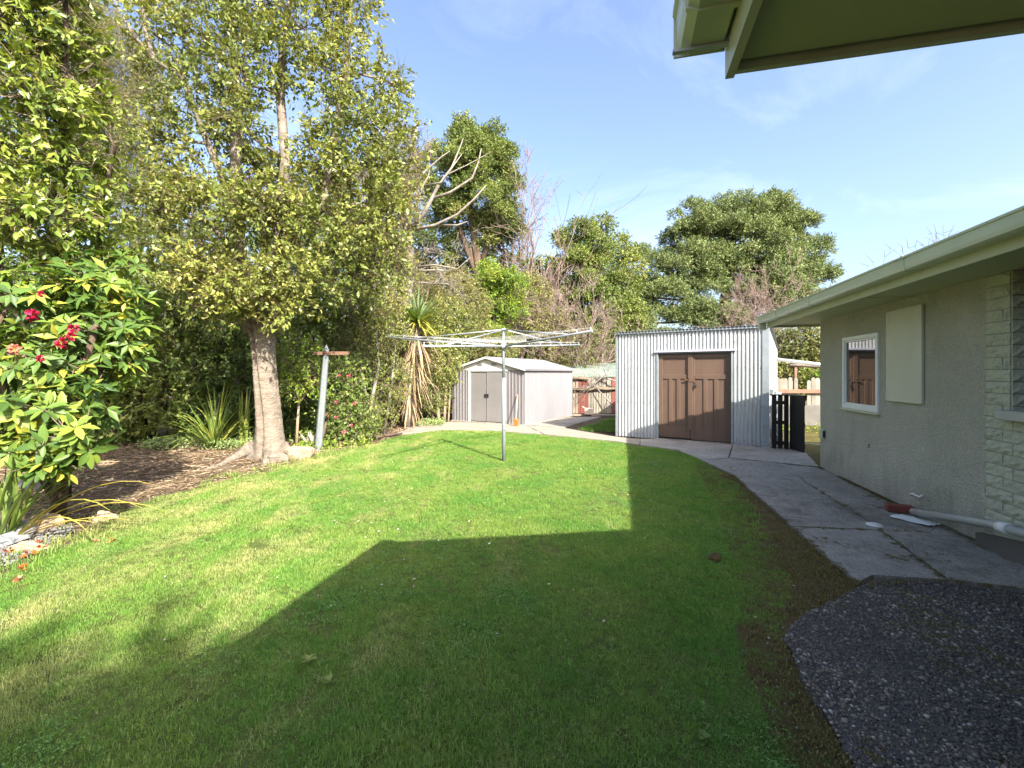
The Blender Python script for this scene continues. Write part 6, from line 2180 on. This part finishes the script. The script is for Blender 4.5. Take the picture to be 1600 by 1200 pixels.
L_clover = leaf_mat('clover_leaves', [(0, (0.055, 0.13, 0.028)), (.6, (0.10, 0.20, 0.045)), (1, (0.17, 0.27, 0.08))], .5, .25, .25)
cl_ = proto_collection('clovers', [rosette(560 + k, 26, .06, L_clover) for k in range(4)])
x, y = rg_.uniform(-5, 2.6, 26000), rg_.uniform(1.2, 11.5, 26000)
ok = inside_poly(x, y, LAWN) & (wav(x * .9 + 3, y * .8, 9.1) + .5 * wav(x * 3, y * 3, 1.4) + rg_.normal(size=26000) * .25 > 1.05)
x, y = x[ok], y[ok]
n = len(x)
scatter('clover_patches', np.stack([x, y, np.full(n, .010)], 1), np.stack([np.zeros(n), np.zeros(n), rg_.uniform(0, 6.28, n)], 1), rg_.uniform(.5, 1.0, n), cl_, 'patches of clover growing through the lawn', 'clover')
x, y = rg_.uniform(-5, 2.4, 900), rg_.uniform(2.5, 11.5, 900)
ok = inside_poly(x, y, LAWN) & (wav(x * .7, y * .6, 2.9) > .1)
x, y = x[ok], y[ok]
n = len(x)
pos = np.stack([x, y, rg_.uniform(.03, .045, n)], 1)
V, F = leaf_quads(pos, rand_dirs(rg_, n) * np.array([1, 1, .2]), unit(np.array([0, -.3, 1.]) + rg_.normal(size=(n, 3)) * .3), rg_.uniform(.012, .03, n), rg_.uniform(.009, .02, n))
tag(np_mesh('lawn_litter', V, F, leaf_mat('pale_lawn_bits', [(0, (0.22, 0.17, 0.10)), (.5, (0.40, 0.36, 0.25)), (1, (0.62, 0.62, 0.55))], .8, .1, .1, gain=1.0), None, {'rnd': np.repeat(rg_.random(n), 4)}), 'tiny pale bits and daisies scattered over the lawn', 'litter', kind='stuff')

# a wedge of longer grass between the drive and the garage
WG = gp((903, 674), (958, 655), (961, 677), (935, 677))
x, y = rg_.uniform(1.5, 4.2, 2600), rg_.uniform(10.5, 16, 2600)
ok = inside_poly(x, y, WG)
x, y = x[ok], y[ok]
n = len(x)
scatter('rough_grass', np.stack([x, y, np.full(n, .03)], 1), np.stack([np.zeros(n), np.zeros(n), rg_.uniform(0, 6.28, n)], 1), rg_.uniform(.7, 1.5, n), tall, 'wedge of rough grass between the driveway and the garage', 'grass')

# moss tufts and bits of grit on the bare strip beside the path
M_mosst = leaf_mat('moss_bits', [(0, (0.04, 0.03, 0.016)), (.45, (0.115, 0.085, 0.035)), (.8, (0.13, 0.125, 0.036)), (1, (0.2, 0.15, 0.09))], .9, .1, .1, (1, 1, .6))
mt = proto_collection('moss_tufts', [tuft(540 + k, 26, .035, .016, .006, M_mosst, 1.3) for k in range(4)])
n = 24000
x, y = rg_.uniform(.9, 3.4, n), rg_.uniform(1.0, 8.2, n)
ok = inside_poly(x, y, MOSS) & (rg_.random(n) < np.clip(.65 + .5 * wav(x * 1.4, y * 1.4, 3.1), .12, 1))
x, y = x[ok], y[ok]
n = len(x)
scatter('moss', np.stack([x, y, np.full(n, .012)], 1), np.stack([np.zeros(n), np.zeros(n), rg_.uniform(0, 6.28, n)], 1), rg_.uniform(.5, 1.4, n), mt, 'brown moss on the bare strip between lawn and path', 'moss')


def stones(k0, m, n, flat=.6, sub=1):
    out = []
    for k in range(n):
        rg = np.random.default_rng(k0 + k)
        ph = (1 + 5 ** .5) / 2
        v = unit(np.array([(-1, ph, 0), (1, ph, 0), (-1, -ph, 0), (1, -ph, 0), (0, -1, ph), (0, 1, ph), (0, -1, -ph), (0, 1, -ph), (ph, 0, -1), (ph, 0, 1), (-ph, 0, -1), (-ph, 0, 1)], float))
        f = np.array([(0, 11, 5), (0, 5, 1), (0, 1, 7), (0, 7, 10), (0, 10, 11), (1, 5, 9), (5, 11, 4), (11, 10, 2), (10, 7, 6), (7, 1, 8), (3, 9, 4), (3, 4, 2), (3, 2, 6), (3, 6, 8), (3, 8, 9), (4, 9, 5), (2, 4, 11), (6, 2, 10), (8, 6, 7), (9, 8, 1)])
        v = v * rg.uniform(.78, 1.15, (12, 1)) * np.array([rg.uniform(.8, 1.2), rg.uniform(.6, 1), flat])
        out.append(np_mesh('pebble', v, f, m, None, smooth=True))
    return out


pc = proto_collection('pebbles', stones(600, M_pebble, 6, .55))
n = 60000
x, y = rg_.uniform(.6, 4.0, n), rg_.uniform(.7, 3.4, n)
ok = inside_poly(x, y, AGG)
x, y = x[ok], y[ok]
n = len(x)
scatter('aggregate_stones', np.stack([x, y, np.full(n, .019)], 1), np.stack([rg_.normal(size=n) * .3, rg_.normal(size=n) * .3, rg_.uniform(0, 6.28, n)], 1), rg_.uniform(.0035, .0095, n) * rg_.choice([.7, 1, 1, 1.25, 1.7], n), pc, 'small river pebbles set in the slab by the house', 'pebbles')
# pale grit on the bare strip and on the border by the flax
pg_ = proto_collection('grit_stones', stones(620, M_gravelstone, 5, .6))
n = 500
x, y = rg_.uniform(1.0, 2.6, n), rg_.uniform(1.1, 4.5, n)
ok = inside_poly(x, y, MOSS)
x, y = x[ok], y[ok]
n = len(x)
scatter('grit', np.stack([x, y, np.full(n, .016)], 1), rg_.uniform(0, 6.28, (n, 3)), rg_.uniform(.003, .009, n), pg_, 'scattered pale grit on the mossy strip', 'grit')
# moss and dirt lying in hollows of the pebble slab
x, y = rg_.uniform(.8, 3.9, 7000), rg_.uniform(.8, 3.3, 7000)
ok = inside_poly(x, y, AGG) & (wav(x * 1.7, y * 1.5, 8.2) + .4 * wav(x * 5, y * 5, 2.0) > .72)
x, y = x[ok], y[ok]
n = len(x)
scatter('slab_moss', np.stack([x, y, np.full(n, .020)], 1), np.stack([np.zeros(n), np.zeros(n), rg_.uniform(0, 6.28, n)], 1), rg_.uniform(.3, .9, n), mt, 'dark moss in patches on the pebble slab', 'moss')
GP = [tuple(G(*q)[:2]) for q in ((-40, 900), (-20, 868), (40, 842), (90, 825), (112, 820), (116, 832), (60, 862), (10, 886))]
n = 9000
x, y = rg_.uniform(-5.5, -3.4, n), rg_.uniform(3.2, 5.0, n)
ok = inside_poly(x, y, GP)
x, y = x[ok], y[ok]
n = len(x)
scatter('border_gravel', np.stack([x, y, np.full(n, .012)], 1), rg_.uniform(0, 6.28, (n, 3)), rg_.uniform(.006, .017, n), pg_, 'pale gravel border in front of the variegated flax', 'gravel')

# dirt, moss and dry bits caught along the foot of the wall, in the joints and over the path
pts = []
hw_ = lambda a, b: np.array((Hm @ Vector((a, b, 0)))[:2])
lines = [(hw_(.0, -.02), hw_(3.4, -.02), 260, .03), (hw_(3.36, -.07), hw_(4.6, -.07), 120, .025)]
for q0, q1 in (((1238, 828), (1377, 834)), ((1377, 834), (1450, 838)), ((1262, 760), (1377, 834)), ((1377, 834), (1480, 913)), ((1340, 919), (1480, 914)), ((1480, 914), (1600, 929)), ((1145, 745), (1238, 828)), ((1238, 828), (1340, 918)), ((1139, 719), (1281, 733))):
    lines.append((np.array(gp(q0)[0]), np.array(gp(q1)[0]), 70, .018))
for a, b, k_, sd_ in lines:
    k = int(np.linalg.norm(b - a) * k_)
    t = rg_.random(k)
    keep = wav(a[0] + t * 7, a[1] + t * 3, 2.0) > -.3
    t = t[keep][:, None]
    pts.append(a + (b - a) * t + rg_.normal(size=(len(t), 2)) * sd_)
PA = gp((1096, 722), (1139, 719), (1281, 734), (1490, 833), (1612, 893), (1600, 928), (1364, 906), (1340, 918), (1238, 828), (1145, 745))
x, y = rg_.uniform(2, 5.2, 5000), rg_.uniform(2.8, 8.5, 5000)
ok = inside_poly(x, y, PA) & (wav(x * 1.2, y * 1.2, 6.0) > .75)
pts.append(np.stack([x[ok], y[ok]], 1))
pts = np.concatenate(pts)
n = len(pts)
scatter('path_dirt', np.concatenate([pts, np.full((n, 1), .037)], 1), np.stack([np.zeros(n), np.zeros(n), rg_.uniform(0, 6.28, n)], 1), rg_.uniform(.25, .8, n), mt, 'moss and dirt caught in the joints of the path and along the wall', 'dirt')

# litter of dry leaves and twigs on the bare bed
n = 34000
BED = gp((-60, 800), (60, 800), (135, 838), (190, 800), (245, 778), (330, 757), (425, 735), (500, 713), (560, 700), (650, 670), (640, 655)) + [(-3.4, 15.5), (-9.8, 13), (-9, 6)]
x, y = rg_.uniform(-9.5, -1.8, n), rg_.uniform(3.6, 14.5, n)
ok = inside_poly(x, y, BED)
x, y = x[ok], y[ok]
n = len(x)
pos = np.stack([x, y, rg_.random(n) * .03 + .004], 1)
V, F = leaf_quads(pos, rand_dirs(rg_, n) * np.array([1, 1, .25]), unit(rg_.normal(size=(n, 3)) * .5 + np.array([0, 0, 1])), rg_.uniform(.03, .11, n), rg_.uniform(.005, .018, n), .25)
r_ = np.repeat(rg_.random(n), 4)
k = 4200
xx, yy = rg_.uniform(-9.5, -2, k), rg_.uniform(4.6, 13, k)
ok = inside_poly(xx, yy, BED)
xx, yy = xx[ok], yy[ok]
k = len(xx)
p0 = np.stack([xx, yy, np.full(k, .012)], 1)
p1 = p0 + rand_dirs(rg_, k) * np.array([1, 1, .08]) * rg_.uniform(.1, .55, (k, 1))
p1[:, 2] = np.maximum(p1[:, 2], .01)
V2, F2 = sticks(p0, p1, rg_.uniform(.003, .008, k), rg_.uniform(.002, .005, k))
tag(np_mesh('leaf_litter', np.concatenate([V, V2]), np.concatenate([F, F2 + len(V)]), L_litter, None, {'rnd': np.concatenate([r_, np.repeat(rg_.random(k), 6)])}), 'dry leaves and twigs on the bare bed under the trees', 'litter', kind='stuff')

# ------------------------------------------------------------------ stones, stump wood, fallen flowers, weeds
def rock(name, label, cat, c, size, m, seed, group=None, flat=.6):
    rg = np.random.default_rng(seed)
    NA, NB = 14, 8
    vs, fs = [], []
    ph = rg.uniform(0, 6.28, 8)
    for j in range(NB + 1):
        b = -math.pi / 2 + math.pi * j / NB
        for i in range(NA):
            a = 2 * math.pi * i / NA
            v = np.array([math.cos(a) * math.cos(b), math.sin(a) * math.cos(b), math.sin(b)])
            q = 1 + .16 * math.sin(2 * v[0] * 2 + ph[0]) + .12 * math.sin(3 * v[1] * 2 + ph[1]) + .10 * math.sin(5 * v[2] + ph[2] + v[0] * 4) + rg.uniform(-.035, .035)
            v = np.sign(v) * np.abs(v) ** .72
            vs.append((c[0] + v[0] * q * size[0], c[1] + v[1] * q * size[1], c[2] + v[2] * q * size[2]))
    for j in range(NB):
        for i in range(NA):
            a_, b_ = j * NA + i, j * NA + (i + 1) % NA
            fs.append((a_, b_, b_ + NA, a_ + NA))
    return tag(MB().add(vs, fs, False).build(name, m), label, cat, group)


def GZ(px, py, z=0.0):
    q = G(px, py)
    q.z = z
    return q


rock('rock', 'tan flat topped stone lying behind the gravel border', 'rock', GZ(66, 826, .05), (.155, .10, .085), M_tanstone, 701)
rock('rock', 'dark grey slate stone between the tan stone and the pale slab stone', 'rock', GZ(36, 836, .03), (.10, .12, .08), M_slate, 702)
rock('rock', 'pale flat slate slab at the front of the gravel border', 'rock', GZ(2, 850, .03), (.17, .12, .05), M_slate, 703)
rock('rock', 'brown flat stone sunk in the gravel near the fallen flowers', 'rock', GZ(42, 860, .01), (.16, .06, .045), M_tanstone, 704)
rock('rock', 'small brown wedge of stone under the tips of the yellow flax leaves', 'rock', GZ(164, 812, .02), (.11, .06, .055), M_tanstone, 705)
rock('rock', 'pale bluish rock in the shade under the rhododendron', 'rock', GZ(52, 762, .03), (.22, .14, .11), M_gravelstone, 706)
rock('rock', 'orange tan boulder resting against the foot of the big trunk', 'rock', GZ(470, 716, .08), (.20, .15, .14), M_tanstone, 707)
rock('rock', 'bleached lumpy rock at the front of the big trunk base', 'rock', GZ(434, 722, .05), (.17, .11, .11), B_tan, 708)
sp = GZ(478, 702, 0)
stump = thing('stump', 'splintered pale stump between the boulder and the leaning post', 'stump', sp)
rg = random.Random(12)
for k in range(7):
    a = rg.uniform(-1.2, 1.2)
    h_ = rg.uniform(.22, .42)
    p0 = sp + Vector((rg.uniform(-.09, .09), .25 + rg.uniform(-.06, .06), -.02))
    MB().tube([p0, p0 + Vector((math.sin(a) * .08, 0, h_ * .6)), p0 + Vector((math.sin(a) * .2, rg.uniform(-.05, .05), h_))], [.05, .035, .008], 6).build('splinter', B_pale, stump, world=True)
MB().tube([sp + Vector((.1, .25, .0)), sp + Vector((.22, .3, .25)), sp + Vector((.28, .32, .52))], [.045, .035, .02], 7).build('prong', B_brown, stump, world=True)
lg = MB()
lg.tube([GZ(520, 699, .05), GZ(560, 694, .07), GZ(600, 684, .05), GZ(628, 680, .04)], [.05, .045, .04, .02], 8)
tag(lg.build('log', B_brown), 'thin fallen log lying along the edge of the lawn right of the post', 'log')
for k, (px, py, s_) in enumerate(((13, 866, .042), (46, 872, .055), (66, 859, .04), (38, 893, .042), (24, 911, .04), (175, 850, .034), (150, 850, .03), (62, 852, .03))):
    c = GZ(px, py, .03)
    rg2 = np.random.default_rng(800 + k)
    q = 12
    u = rand_dirs(rg2, q) * np.array([1, 1, .35])
    V, F = leaf_quads(np.array(c) + u * s_ * .3, u + np.array([0, 0, .2]), unit(rg2.normal(size=(q, 3)) * .4 + np.array([0, 0, 1])), np.full(q, s_ * .8), np.full(q, s_ * .6), .25)
    lab = ['orange fallen flower at the far left by the pale slate slab', 'largest orange fallen flower on the lawn edge below the brown flat stone', 'orange fallen flower just right of the brown flat stone', 'orange fallen flower out on the grass below the largest one',
           'dull brown withered flower lying furthest out on the lawn', 'small orange fallen flower alone on the grass to the right of the border', 'small brown fallen flower left of the lone orange one', 'bright red petal scrap on the brown flat stone'][k]
    tag(np_mesh('fallen_flower', V, F, F_fade if k in (4, 6) else F_orange, None, {'rnd': np.repeat(rg2.random(q), 4)}), lab, 'flower', 'flowers fallen on the lawn edge')
# broad-leaved weeds in the lawn, a clod of soil
for k, (px, py, s_, lab) in enumerate(((482, 1043, .10, 'broad leaved weed in the shaded lawn, upper left of the two'), (515, 1075, .11, 'broad leaved weed in the shaded lawn, lower right of the two'), (1100, 1165, .07, 'small dark leaved weed near the mossy strip at the bottom of the lawn'))):
    c = GZ(px, py, .03)
    wd_ = thing('weed', lab, 'weed', c)
    for i in range(11):
        a = rg.uniform(0, 6.283)
        pts_, wds, side = strap(c, a, .55, s_ * rg.uniform(.3, .6), .020, .8, 4)
        for p_ in pts_:
            p_.z = max(p_.z, .035)
        blade(pts_, [w_ * (1.0 if 0 < q < 4 else .5) for q, w_ in enumerate(wds)], side, 'leaf', L_dark if k == 2 else L_mid, wd_, rnd=.3 + .05 * i)
rock('clod', 'small dark clod of soil on the lawn near the corner of the shadow', 'clod', GZ(1117, 878, .03), (.055, .04, .03), M_moss, 720)
# twigs growing out of the house gutter
for k, (px, py, n_) in enumerate(((1374, 424, 3), (1428, 404, 8), (1452, 394, 5), (1474, 380, 2))):
    hpt = None
    for a_ in np.linspace(0, 6.5, 300):
        w_ = Hm @ Vector((a_, -.67, 2.50))
        if w_.y > .5 and 800 + FPX * w_.x / w_.y >= px:
            hpt = w_
            break
    s0_, s1_ = [], []
    rg2 = np.random.default_rng(900 + k)
    for i in range(n_):
        d_ = unit((rg2.normal(size=3) * .55 + np.array([-.25, -.1, 1.0]))[None])[0]
        p0 = np.array(hpt) + rg2.normal(size=3) * np.array([.05, .05, 0])
        p1 = p0 + d_ * rg2.uniform(.07, .16)
        s0_ += [p0, p1, p1]
        s1_ += [p1, p1 + rg2.normal(size=3) * .03 + d_ * .05, p1 + rg2.normal(size=3) * .04]
    V, F = sticks(np.array(s0_), np.array(s1_), np.full(len(s0_), .0017), np.full(len(s0_), .001))
    tag(np_mesh('gutter_weed', V, F, B_brown), ['lone dry twig standing in the house gutter, farthest from the viewer', 'widest tangle of dry twigs growing out of the house gutter', 'upright dry weed in the house gutter next to the widest tangle', 'short dry twig in the house gutter nearest the viewer'][k], 'weed')
